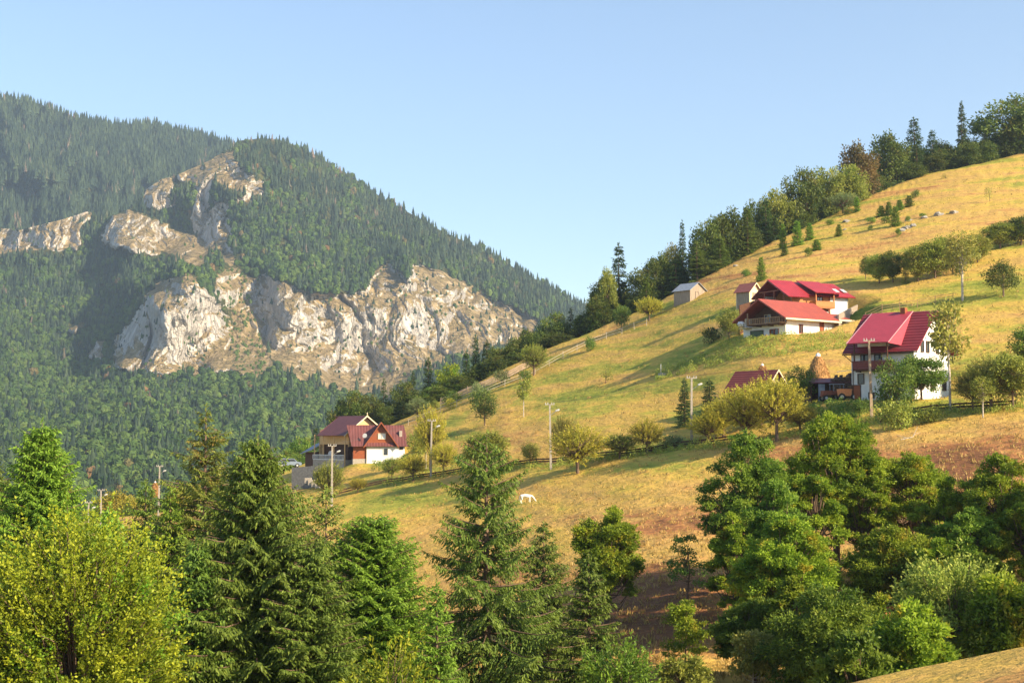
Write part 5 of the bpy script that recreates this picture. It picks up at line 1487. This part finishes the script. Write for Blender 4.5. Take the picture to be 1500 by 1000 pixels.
# --- house on the left
def left_house():
    loc, a = frame_at(537, 673, 243, 9, 7.0)
    H = empty('mountain_house', loc, a)
    tag(H, 'brown roofed mountain house with timber gables and white front on the left of the meadow', 'house')
    # front wing: ridge along x
    m = MB(); m.box(0, 6.6, 0, .25, -4.5, 2.75); m.box(6.35, 6.6, .25, 4.8, -4.5, 2.75); m.box(0, 6.6, 4.8, 5, -4.5, 2.75)
    m.build('wall', M_WHITE, H)
    c = MB(); gable(c, 'x', 0.02, 4.9, -.06, .2, 2.6, 2.76, 6.1); c.build('gable_boards', M_WOODR, H)
    c = MB(); c.box(-2.3, -.02, .3, .5, .15, 2.7); c.box(-2.3, -2.1, .5, 4.6, .15, 1.3); c.build('timber_wall', M_WOODR, H)
    c = MB(); c.box(-2.35, -.02, .25, .55, -4.5, .15); c.box(-2.35, -2.1, .55, 4.6, -4.5, .15); c.build('stone_base', M_CONC, H)
    c = MB(); c.box(-2.0, -.1, 4.2, 4.4, .15, 2.7); gable(c, 'y', .5, 4.6, -1.7, -1.6, 2.6, 2.7, 5.4); c.build('dark_back_wall', M_WOODD, H)
    z0, zt = 2.3, 6.0
    r = MB(); ym = 2.5
    r.slab([(-2.6, -.6, z0), (7.3, -.6, z0), (6.6, ym, zt), (-3.4, ym, zt)], .12); r.slab([(-3.4, ym, zt), (6.6, ym, zt), (7.3, 5.6, z0), (-2.6, 5.6, z0)], .12)
    R = r.build('roof', R_BROWN, H)
    r = MB(); r.slab([(-.6, -.75, 2.2), (-.6, 4.5, 2.2), (2.45, 4.5, 6.5), (2.45, -.75, 6.5)][::-1], .12); r.slab([(2.45, -.75, 6.5), (2.45, 4.5, 6.5), (5.5, 4.5, 2.2), (5.5, -.75, 2.2)][::-1], .12)
    Q = r.build('cross_roof', roofmat('maroon_cross_roof', (.09, .038, .038), 'Y', .5), H)
    b = MB(); b.slab([(-.6, -.81, 2.25), (2.45, -.81, 6.55), (2.45, -.81, 6.25), (-.6, -.81, 1.95)], .05); b.slab([(2.45, -.81, 6.55), (5.5, -.81, 2.25), (5.5, -.81, 1.95), (2.45, -.81, 6.25)], .05)
    b.build('bargeboard', M_WOODR, Q)
    win(H, 'y', 2.6, 3.6, 1.2, .9, off=-.06, fm=M_CREAM, pm=M_METAL); win(H, 'y', 3.3, .8, .7, 1.1, fm=M_WHITE); win(H, 'y', 6.0, 1.8, .5, .4)
    ch = MB(); ch.box(5.7, 6.2, .8, 1.3, 3.6, 5.0); ch.box(5.4, 6.5, .7, 1.4, 3.3, 3.75); ch.build('chimney', M_CONC, R)
    # main block behind: gable to the right front
    E = empty('main_block', (-2.9, 4.2, 0), math.radians(32)); E.parent = H; E.name = 'main_block'
    W, L, ze, zr = 6.6, 9.4, 5.3, 7.6
    m = MB(); gable(m, 'x', 0, W, 0, .2, 2.2, ze, zr - .1); m.box(0, .2, .2, L, 2.6, ze); m.box(W - .2, W, .2, L, -1, ze); m.box(0, W, L - .2, L, -1, ze)
    m.build('upper_wall', M_OCHRE, E)
    m = MB(); m.box(.9, 1.1, .3, L - .3, -4.5, 2.6); m.box(0, W, .2, .4, -4.5, 2.2); m.build('lower_wall', M_WOODD, E)
    r = MB(); s = (zr - ze) / (W / 2); o = .8; z0 = ze - s * o + .1; zt = zr + .1
    r.slab([(-1.6, -o, ze - s * 1.6), (-1.6, L - 1.5, ze - s * 1.6), (W / 2, L - 1.5, zt), (W / 2, -o, zt)][::-1], .12)
    r.slab([(-o, L - 1.5, z0 + .02), (1.2, L + .9, z0 - .3), (W / 2, L - 1.5, zt)][::-1], .1)
    r.slab([(W / 2, -o, zt), (W / 2, L, zt), (W + o, L, z0), (W + o, -o, z0)][::-1], .12)
    RR = r.build('upper_roof', roofmat('maroon_upper_roof', (.15, .05, .05), 'Y', .5), E)
    b = MB(); b.slab([(-1.6, -o - .05, ze - s * 1.6 + .03), (W / 2, -o - .05, zt + .03), (W / 2, -o - .05, zt - .22), (-1.6, -o - .05, ze - s * 1.6 - .22)], .05)
    b.slab([(W / 2, -o - .05, zt + .03), (W + o, -o - .05, z0 + .03), (W + o, -o - .05, z0 - .22), (W / 2, -o - .05, zt - .22)], .05)
    b.build('bargeboard', M_CREAM, RR)
    f = MB(); f.box(W / 2 - .05, W / 2 + .05, -o - .1, -o, zt, zt + .55); f.build('finial', M_CREAM, RR)
    for y in (-.4, 3.0, 6.4, 9.2): MB().bar((-1.1, y, -1.8), (-1.1, y, 4.3), .11, n=8).build('veranda_post', M_OCHRE, E)
    d = MB(); d.box(-1.3, .9, -.4, L, -4.5, -.1); d.build('terrace', M_CONC, E)
    railing(E, (-1.3, -.4, -.1), (-1.3, L, -.1), .9, M_METAL, 'railing', n=24, thick=.03)
    l = MB(); l.slab([(-1.6, L + .1, 1.6), (-1.9, L + 3.4, .9), (1.6, L + 3.4, 2.7), (1.6, L + .1, 3.2)][::-1], .1); l.build('lean_to_roof', M_GREYR, E)
    l = MB(); l.box(-.9, 1.5, L + .2, L + 3.2, -4.5, 1.2); l.build('lean_to_wall', M_WOODD, E)
    for (nm, x, y, z, rr_) in (('satellite_dish', -.3, -.3, 4.1, .42), ('satellite_dish', -5.9, 6.6, 1.0, .5)):
        q = MB(); q.lathe([(.02, 0), (rr_ * .6, .05), (rr_, .16)], 14); o_ = q.build(nm, M_LAMP, H, (x, y, z)); o_.rotation_euler = (math.radians(70), 0, math.radians(-25))


left_house()

w_ = MB()
for (u, v, D) in ((436, 706, 236), (455, 702, 236), (470, 706, 234), (488, 712, 232)): pass
a0 = P(428, 704, 238); a1 = P(478, 700, 236); a2 = P(497, 718, 230)


def wallstrip(name, pts, h, t, mat, label, cat):
    m = MB()
    for p, q in zip(pts[:-1], pts[1:]):
        p = Vector(p); q = Vector(q); s = (q - p).cross(Vector((0, 0, 1))).normalized() * t / 2
        m.add([p - s - Vector((0, 0, 1.5)), q - s - Vector((0, 0, 1.5)), q + s - Vector((0, 0, 1.5)), p + s - Vector((0, 0, 1.5)), p - s + Vector((0, 0, h)), q - s + Vector((0, 0, h)), q + s + Vector((0, 0, h)), p + s + Vector((0, 0, h))],
              [(0, 3, 2, 1), (4, 5, 6, 7), (0, 1, 5, 4), (1, 2, 6, 5), (2, 3, 7, 6), (3, 0, 4, 7)])
    return tag(m.build(name, mat), label, cat)


wallstrip('retaining_wall', [a0, a1, a2], 2.2, .4, M_CONCD, 'dark concrete retaining wall below the terrace of the left house', 'wall')
st = MB()
for i in range(9):
    q = P(452 + i * 5, 700 + i * 2.6, 234.0 - i * .3); st.box(q[0] - .5, q[0] + .5, q[1] - .9, q[1] + .2, q[2] - .8, q[2] + .05)
tag(st.build('garden_stairs', M_CONC), 'pale concrete stairs running down beside the dark retaining wall', 'stairs')


# ------------------------------------------------------------------ power poles, lamps, wires
def pole(u, vb, vt, D, label, grp, lamp=1, mat=None, arms=1, wood=False):
    D = min(D, depth(u, vb) - .1); b = P(u, vb, D); h = (vb - vt) * pxm(D)
    e = empty('power_pole', b, 0); tag(e, label, 'pole', grp)
    e.rotation_euler = (0, random.uniform(-.02, .02), 0)
    m = MB(); m.add([(x * .5, y * .5, z) for z in (-1, h) for x, y in (((-.32, -.26), (.32, -.26), (.32, .26), (-.32, .26)) if z < 0 else ((-.2, -.16), (.2, -.16), (.2, .16), (-.2, .16)))],
                    [(0, 3, 2, 1), (4, 5, 6, 7), (0, 1, 5, 4), (1, 2, 6, 5), (2, 3, 7, 6), (3, 0, 4, 7)])
    m.build('pole_shaft', mat or M_CONC, e)
    a = MB(); a.box(-.62, .62, -.05, .05, h - .12, h); a.build('crossarm', M_WOODB if wood else M_CONC, e)
    for x in (-.55, -.25, .25, .55): MB().bar((0, 0, 0), (0, 0, .22), .05, .03).build('insulator', M_LAMP, e, (x, 0, h))
    if lamp:
        s = lamp; a = MB(); a.bar((0, 0, h - 1.5), (.8 * s, -.3, h - .95), .03); L_ = a.build('lamp_arm', M_METAL, e)
        a = MB(); a.lathe([(.04, -.28), (.12, -.2), (.14, .1), (.08, .3), (.02, .34)], 8)
        o = a.build('lamp_head', M_LAMP, L_, (.95 * s, -.35, h - .85)); o.rotation_euler = (0, math.radians(70 * s), 0)
    return Vector(b) + Vector((0, 0, h + .15))


GPW = 'power poles along the hamlet'
hp = [pole(1277, 615, 498, 159, 'weathered thick power pole standing in front of the white house', GPW, 0, simple('weathered_pole', (.4, .3, .2), .9, .5, 2, .01, (4, 4, .6))),
      pole(1013, 651, 553, 190, 'power pole with lamp between the two dark spruces', GPW),
      pole(807, 686, 592, 201, 'power pole with lamp in the middle of the hedge row', GPW),
      pole(631, 700, 616, 216, 'power pole with lamp right of the left house', GPW),
      pole(486, 740, 653, 222, 'power pole with lamp in front of the left house', GPW)]
fp = [pole(232, 758, 683, 262, 'far power pole beside the far haystack, right of three', GPW), pole(148, 775, 718, 282, 'far power pole with lamp, middle of three at the left', GPW), pole(128, 790, 736, 292, 'far power pole with lamp, leftmost of three', GPW)]
sm = MB(); b = P(624, 690, 222); sm.bar((0, 0, -1), (0, 0, 7), .08, .06); tag(sm.build('thin_post', M_CONC, None, b), 'thin bare post close behind the pole right of the left house', 'post')
wr = MB(); m_wire = simple('wire', (.12, .1, .09), .6, .1, 2, 0)
chain = [Vector(P(1560, 560, 140))] + hp + fp
for p, q in zip(chain[:-1], chain[1:]):
    for off in (-.25, .25):
        pts = []
        for i in range(13):
            t = i / 12; c = p.lerp(q, t); c.z -= 4 * t * (1 - t) * (p - q).length * .018; c.x += off; pts.append(c)
        for x, y in zip(pts[:-1], pts[1:]): wr.bar(x, y, .012, n=3)
tag(wr.build('power_line', m_wire), 'thin sagging power wires strung between the poles across the meadow', 'power line')


# ------------------------------------------------------------------ fences
def fence(name, uvs, step, h, rails, label, mat=None, grp=None, r=.06, solid=None, lean=.06):
    P_ = []
    for (a, b) in zip(uvs[:-1], uvs[1:]):
        n = max(2, int(math.hypot(b[0] - a[0], b[1] - a[1]) / 2))
        for i in range(n): P_.append(G(a[0] + (b[0] - a[0]) * i / n, a[1] + (b[1] - a[1]) * i / n))
    P_.append(G(*uvs[-1])); P_ = [Vector(p) for p in P_]
    out = [P_[0]]; acc = 0
    for a, b in zip(P_[:-1], P_[1:]):
        acc += (b - a).length
        if acc >= step: out.append(b); acc = 0
    e = empty(name, out[0]); tag(e, label, 'fence', grp); o0 = out[0]
    pm = MB().bar((0, 0, -.4), (0, 0, h + .1), r, r * .8, 5); po = None
    for p in out:
        if po is None: po = pm.build('post', mat or M_WOODB, e, p - o0); o = po
        else:
            o = po.copy(); COL.objects.link(o); o.parent = e; o.location = p - o0
        o.rotation_euler = (random.uniform(-lean, lean), random.uniform(-lean, lean), 0); o.scale = (1, 1, random.uniform(.85, 1.15))
    for z in rails:
        m = MB()
        for a, b in zip(out[:-1], out[1:]):
            ja, jb = random.uniform(-.05, .05), random.uniform(-.05, .05)
            if solid: m.slab([a - o0 + Vector((0, -.07, z * h - solid)), b - o0 + Vector((0, -.07, z * h - solid)), b - o0 + Vector((0, -.07, z * h + solid)), a - o0 + Vector((0, -.07, z * h + solid))], .04)
            else: m.bar(a - o0 + Vector((0, -.05, z * h + ja)), b - o0 + Vector((0, -.05, z * h + jb)), r * .75, n=4)
        m.build('rail', mat or M_WOODB, e)
    return e


M_PALE = simple('silvered_wood', (.46, .4, .32), .9, .3, 2, .01)
fence('rail_fence', [(598, 622), (640, 606), (700, 584), (760, 558), (810, 533), (860, 509), (905, 489), (955, 475)], 3.4, 1.25, (.45, .9), 'long pale rail fence climbing the crest from the left house to the upper meadow', M_PALE)
fence('board_fence', [(645, 594), (700, 572), (760, 547), (800, 527)], 3.0, 1.5, (.3, .6, .9), 'weathered board fence along the upper side of the sunken lane', simple('dull_fence_boards', (.38, .28, .2), .9, .3, 2, .01), solid=.16)
fence('rail_fence', [(1268, 463), (1300, 459), (1340, 451), (1380, 443), (1408, 440)], 2.6, 1.2, (.35, .65, .95), 'short brown rail fence on the meadow above the white house roof', M_WOODB)
fence('rail_fence', [(497, 724), (560, 708), (640, 698), (700, 688), (760, 681), (830, 674), (930, 663), (1000, 653), (1060, 645), (1110, 638)], 3.6, .6, (.35, .85), 'low dark fence along the field boundary under the pollard willows', M_WOODD, solid=.1)
fence('rail_fence', [(1290, 620), (1340, 606), (1400, 601), (1450, 598), (1510, 594)], 3.0, .7, (.4, .85), 'low dark board fence below the garden of the white house', M_WOODD, solid=.1)
wallstrip('garden_wall', [P(1228, 470, 222), P(1250, 458, 231), P(1256, 455, 236)], 1.0, .2, M_WGREY, 'grey plank screen wall right of the chalets', 'wall')
wallstrip('board_wall', [P(1083, 478, 228), P(1108, 470, 233)], 3.4, .15, M_WOODD, 'dark brown board wall sticking out left behind the lower chalet', 'wall')

# ------------------------------------------------------------------ haystacks
def haystack(u, vb, vt, hw, D, label, bottom=False):
    D = min(D, depth(u, vb) - .5); b = P(u, vb, D); k = pxm(D); h = (vb - vt) * k; r = hw * k
    e = empty('haystack', b, .3); tag(e, label, 'haystack', 'haystacks near the white house')
    m = MB(); m.lathe([(r * .8, -.5), (r * .97, .1 * h), (r, .25 * h), (r * .9, .42 * h), (r * .66, .65 * h), (r * .4, .85 * h), (r * .16, .97 * h), (.04, h)], 26, jit=.07)
    R_ = np.random.default_rng(int(u)); n_ = 1500; z_ = R_.uniform(0, .95, n_) * h; a_ = R_.uniform(0, 6.28, n_)
    q_ = np.interp(z_ / h, [0, .25, .42, .65, .85, 1], [.97, 1, .9, .66, .4, .1]) * r
    m.build('hay', M_HAY, e, smooth=True)
    w_ = Crown(); w_.add(np.stack([np.cos(a_) * q_, np.sin(a_) * q_, z_], 1), np.stack([np.cos(a_) * .4, np.sin(a_) * .4, -1 + 0 * a_], 1) + R_.normal(0, .35, (n_, 3)), R_.normal(size=(n_, 3)), .45, .07, R_.uniform(0, 1, n_))
    link('loose_hay', w_.mesh('loose_hay', M_HAY), e)
    c = MB(); c.lathe([(r * .3, .88 * h), (r * .24, .95 * h), (r * .15, 1.0 * h), (.03, 1.03 * h)], 12, jit=.12); c.build('plastic_cap', M_SHEET, e, smooth=True)
    p = MB(); p.bar((0, 0, h), (0, 0, h * 1.13), .05); p.build('centre_pole', M_WOODB, e)


haystack(1199, 568, 518, 16, 184, 'large golden haystack with white cap right of the round dark tree')
haystack(227, 724, 705, 5.5, 262, 'far haystack with white cap beside the rightmost far power pole')
haystack(1117, 562, 533, 9, 200, 'smaller haystack with white cap peeping over the barn roof')

# ------------------------------------------------------------------ woodshed, woodpile, tractor, cart
loc = G(1184, 590)
L_ = empty('woodshed', loc, math.radians(8)); tag(L_, 'dark open lean-to with purple-red roof between round tree and woodpile', 'shed')
m = MB(); m.slab([(.0, -1.4, 2.35), (5.2, -1.4, 2.5), (5.2, 1.4, 3.1), (0, 1.4, 2.95)], .1); m.build('roof', simple('purple_red_sheet', (.16, .04, .06), .5, .2, 2, .01), L_)
m = MB(); m.box(0, 5.2, 1.2, 1.35, -.5, 2.9); m.box(0, .12, -1, 1.2, -.5, 2.5); m.build('back_wall', M_WOODD, L_)
m = MB(); m.box(.9, 1.7, -1.2, -1.1, -.3, 2.2); m.build('grey_door', M_GREYR, L_)
m = MB(); m.bar((2.6, -1.3, -.4), (3.0, -1.25, 2.4), .07); m.bar((5.1, -1.3, -.4), (5.1, -1.25, 2.4), .07); m.build('roof_post', M_WOODB, L_)

loc = G(1219, 583)
W_ = MB(); R = random.Random(4)
for c in range(30):
    for r_ in range(11 + int(c * .16) + R.randint(0, 2)):
        x = c * .26 + R.uniform(-.04, .04) + (r_ % 2) * .12; z = r_ * .25 - .3; y = R.uniform(-.1, .1); q = R.uniform(.09, .15)
        W_.bar((x, y - .4, z), (x + R.uniform(-.05, .05), y + .5, z + R.uniform(-.04, .04)), q, n=6)
wm = simple('split_firewood', (.2, .13, .09), .9, .6, 9, .02, c2=(.05, .035, .03))
wp = W_.build('woodpile', wm, None, Vector(loc) + Vector((.2, .6, 0))); wp.rotation_euler = (0, 0, math.radians(6)); wp.scale = (.62, 1, 1.0)
tag(wp, 'high stack of dark split firewood between the lean-to and the white house', 'woodpile')
cv = MB(); R = random.Random(9)
for i in range(7): x = 1.2 + i * .5; cv.box(x, x + .45, -.4, .5, 0, .06)
cvo = cv.build('cover_sheet', M_SHEET, wp, (0, 0, 3.1)); cvo.rotation_euler = (0, -.07, 0)


def wheel(root, x, y, r, w):
    m = MB(); m.bar((0, -w / 2, 0), (0, w / 2, 0), r, n=16); o = m.build('wheel', M_RUB, root, (x, y, r)); k = MB(); k.bar((0, -w / 2 - .02, 0), (0, w / 2 + .02, 0), r * .5, n=12); k.build('rim', M_LAMP, o)


T = empty('tractor', G(1221, 592), math.radians(12)); tag(T, 'small old tractor with rusty red body parked before the woodpile', 'tractor', None)
m = MB(); m.box(-1.5, .6, -.35, .35, .75, 1.25); m.box(-1.55, -.9, -.3, .3, .55, .9); m.build('bonnet', M_RUSTM, T)
m = MB(); m.box(.5, 1.3, -.5, .5, .7, 1.0); m.box(1.1, 1.3, -.5, .5, 1.0, 1.35); m.build('seat', M_RUSTM, T)
m = MB(); m.box(-.3, 1.2, -.55, .55, 2.0, 2.08); m.bar((-.2, -.5, 1.2), (-.2, -.5, 2.0), .03); m.bar((-.2, .5, 1.2), (-.2, .5, 2.0), .03); m.bar((1.1, -.5, 1.0), (1.1, -.5, 2.0), .03); m.bar((1.1, .5, 1.0), (1.1, .5, 2.0), .03); m.build('canopy', M_GREYR, T)
wheel(T, -1.2, -.6, .36, .2); wheel(T, -1.2, .6, .36, .2); wheel(T, .7, -.7, .6, .3); wheel(T, .7, .7, .6, .3)
T = empty('cart', G(1240, 592), math.radians(5)); tag(T, 'orange two wheeled cart beside the left corner of the white house', 'cart')
m = MB(); m.slab([(-.9, -.5, .6), (.9, -.5, .6), (1.0, -.62, 1.35), (-1.0, -.62, 1.35)], .05); m.box(-.9, .9, -.5, .5, .55, .62); m.slab([(-1, -.6, 1.35), (-1, .6, 1.35), (-.9, .5, .6), (-.9, -.5, .6)], .05); m.slab([(.9, -.5, .6), (.9, .5, .6), (1, .6, 1.35), (1, -.6, 1.35)], .05); m.slab([(.9, .5, .6), (-.9, .5, .6), (-1, .6, 1.35), (1, .6, 1.35)], .05); m.build('cart_box', M_ORG, T)
wheel(T, -.75, -.65, .42, .12); wheel(T, .75, -.65, .42, .12)

# parked car near the left house
T = empty('parked_car', P(424, 684, 243), math.radians(10)); tag(T, 'pale blue parked car beside the left house, seen over the trees', 'car')
m = MB(); pr = [(-2.0, .35), (2.0, .35), (2.05, .8), (1.3, .95), (.8, 1.45), (-1.2, 1.5), (-1.9, 1.0), (-2.05, .8)]
vs = [(x, -.8, z) for x, z in pr] + [(x, .8, z) for x, z in pr]; n = len(pr)
m.add(vs, [tuple(range(n)), tuple(range(2 * n - 1, n - 1, -1))] + [(i, n + i, n + (i + 1) % n, (i + 1) % n) for i in range(n)]); m.build('body', M_CARB, T)
m = MB(); m.slab([(-1.55, -.815, 1.0), (1.1, -.815, 1.0), (.7, -.815, 1.38), (-1.15, -.815, 1.4)], .02); m.build('side_window', M_GLASS, T)
for x in (-1.3, 1.3): wheel(T, x, -.75, .33, .2); wheel(T, x, .75, .33, .2)

# small concrete trough on the meadow
T = empty('water_trough', P(970, 553, depth(970, 553) - .2), math.radians(28)); tag(T, 'small concrete water trough alone on the meadow below the scrubby bank', 'trough')
m = MB(); m.box(0, 2.6, 0, .15, -.6, .75); m.box(0, 2.6, 1.05, 1.2, -.6, .75); m.box(0, .15, .15, 1.05, -.6, .75); m.box(2.45, 2.6, .15, 1.05, -.6, .75); m.build('basin', M_CONC, T)
m = MB(); m.box(.15, 2.45, .15, 1.05, .3, .55); m.build('water', M_GREYR, T)
m = MB(); m.bar((.1, .5, .5), (.1, .5, 2.2), .04); m.build('pipe', M_METAL, T)

# boulders
GB = 'pale boulders on the upper meadow'
for i, (u, v, s, lab) in enumerate([(1240, 326, .9, 'grey boulder under the flat juniper near the treeline'), (1322, 339, .8, 'left white boulder of the row under the largest juniper'), (1328, 336, 1.1, 'biggest white boulder of the row under the largest juniper'),
                                    (1336, 332, .9, 'right white boulder of the row under the largest juniper'), (1331, 323, .8, 'white boulder behind the small juniper'), (1354, 319, .9, 'pale boulder beside the flat juniper in the middle of the meadow'),
                                    (1375, 315, 1.1, 'larger lone boulder right of the flat juniper'), (1397, 312, 1.0, 'rightmost lone white boulder of the upper meadow'), (1237, 336, .5, 'small pale stone below the grey boulder'), (1078, 389, .6, 'small stone at the crest above the grey shed')]):
    m = MB(); R = np.random.default_rng(i)
    import bmesh
    bm = bmesh.new(); bmesh.ops.create_icosphere(bm, subdivisions=2, radius=s)
    for vv in bm.verts:
        n_ = float(pnoise(vv.co.x * 1.3 + i * 5, vv.co.y * 1.3, vv.co.z * 1.3)); vv.co *= 1 + .6 * n_; vv.co.z *= .6
    me = bpy.data.meshes.new('boulder'); bm.to_mesh(me); bm.free(); me.materials.append(M_STONE)
    tag(link('boulder', me, None, G(u, v, 0), R.uniform(0, 6)), lab, 'boulder', GB)

# dead branch on the right slope
m = MB(); b = Vector(G(1320, 645)); m.bar((0, 0, .05), (1.2, .1, .3), .06, .04); m.bar((1.2, .1, .3), (1.7, .2, 1.3), .04, .015); m.bar((.6, 0, .2), (-.4, .3, .5), .03, .01); m.bar((1.3, .1, .5), (2.0, .3, .8), .02, .01)
tag(m.build('dead_branch', M_PALE, None, b), 'pale dead branch lying on the orange slope below the shrubs', 'branch')


# ------------------------------------------------------------------ grazing white horse (skin surface)
def horse(u, v, D):
    b = G(u, v, 0); b = P(u, v, D)
    V = [(0, 0, 1.12, .27), (-.55, 0, 1.2, .25), (-.8, 0, 1.15, .18), (.45, 0, 1.15, .25), (.78, 0, 1.15, .17), (1.1, 0, .85, .12), (1.32, 0, .5, .09), (1.42, 0, .38, .1), (1.55, 0, .12, .06)]
    E = [(0, 1), (1, 2), (0, 3), (3, 4), (4, 5), (5, 6), (6, 7), (7, 8)]
    for sy in (-.17, .17):
        k = len(V); dx = .06 if sy < 0 else -.12
        V += [(-.68, sy, .95, .14), (-.62 + dx, sy, .62, .085), (-.8 + dx, sy, .45, .055), (-.74 + dx, sy, .1, .045), (-.7 + dx, sy, 0, .055)]
        E += [(1, k), (k, k + 1), (k + 1, k + 2), (k + 2, k + 3), (k + 3, k + 4)]
        k = len(V)
        V += [(.5, sy, .9, .11), (.52 + dx, sy, .5, .055), (.54 + dx, sy, .1, .042), (.58 + dx, sy, 0, .055)]
        E += [(3, k), (k, k + 1), (k + 1, k + 2), (k + 2, k + 3)]
    k = len(V); V += [(-.98, 0, 1.0, .05), (-1.05, 0, .6, .06), (-1.04, 0, .4, .03)]; E += [(2, k), (k, k + 1), (k + 1, k + 2)]
    for sy in (-.07, .07):
        k = len(V); V += [(1.27, sy, .62, .03), (1.2, sy * 1.3, .72, .012)]; E += [(6, k), (k, k + 1)]
    me = bpy.data.meshes.new('horse'); me.from_pydata([q[:3] for q in V], E, [])
    o = link('horse', me, None, b, math.radians(-8)); me.materials.append(M_HORSE)
    sk = o.modifiers.new('Skin', 'SKIN')
    for i, q in enumerate(V): me.skin_vertices[0].data[i].radius = (q[3], q[3])
    me.skin_vertices[0].data[0].use_root = True
    ss = o.modifiers.new('Sub', 'SUBSURF'); ss.levels = 2; ss.render_levels = 2
    o.scale = (.78,) * 3
    tag(o, 'white horse grazing with lowered head beside the tip of the middle spruce', 'horse')


hd = depth(771, 737)
horse(771, 737, hd - .1)
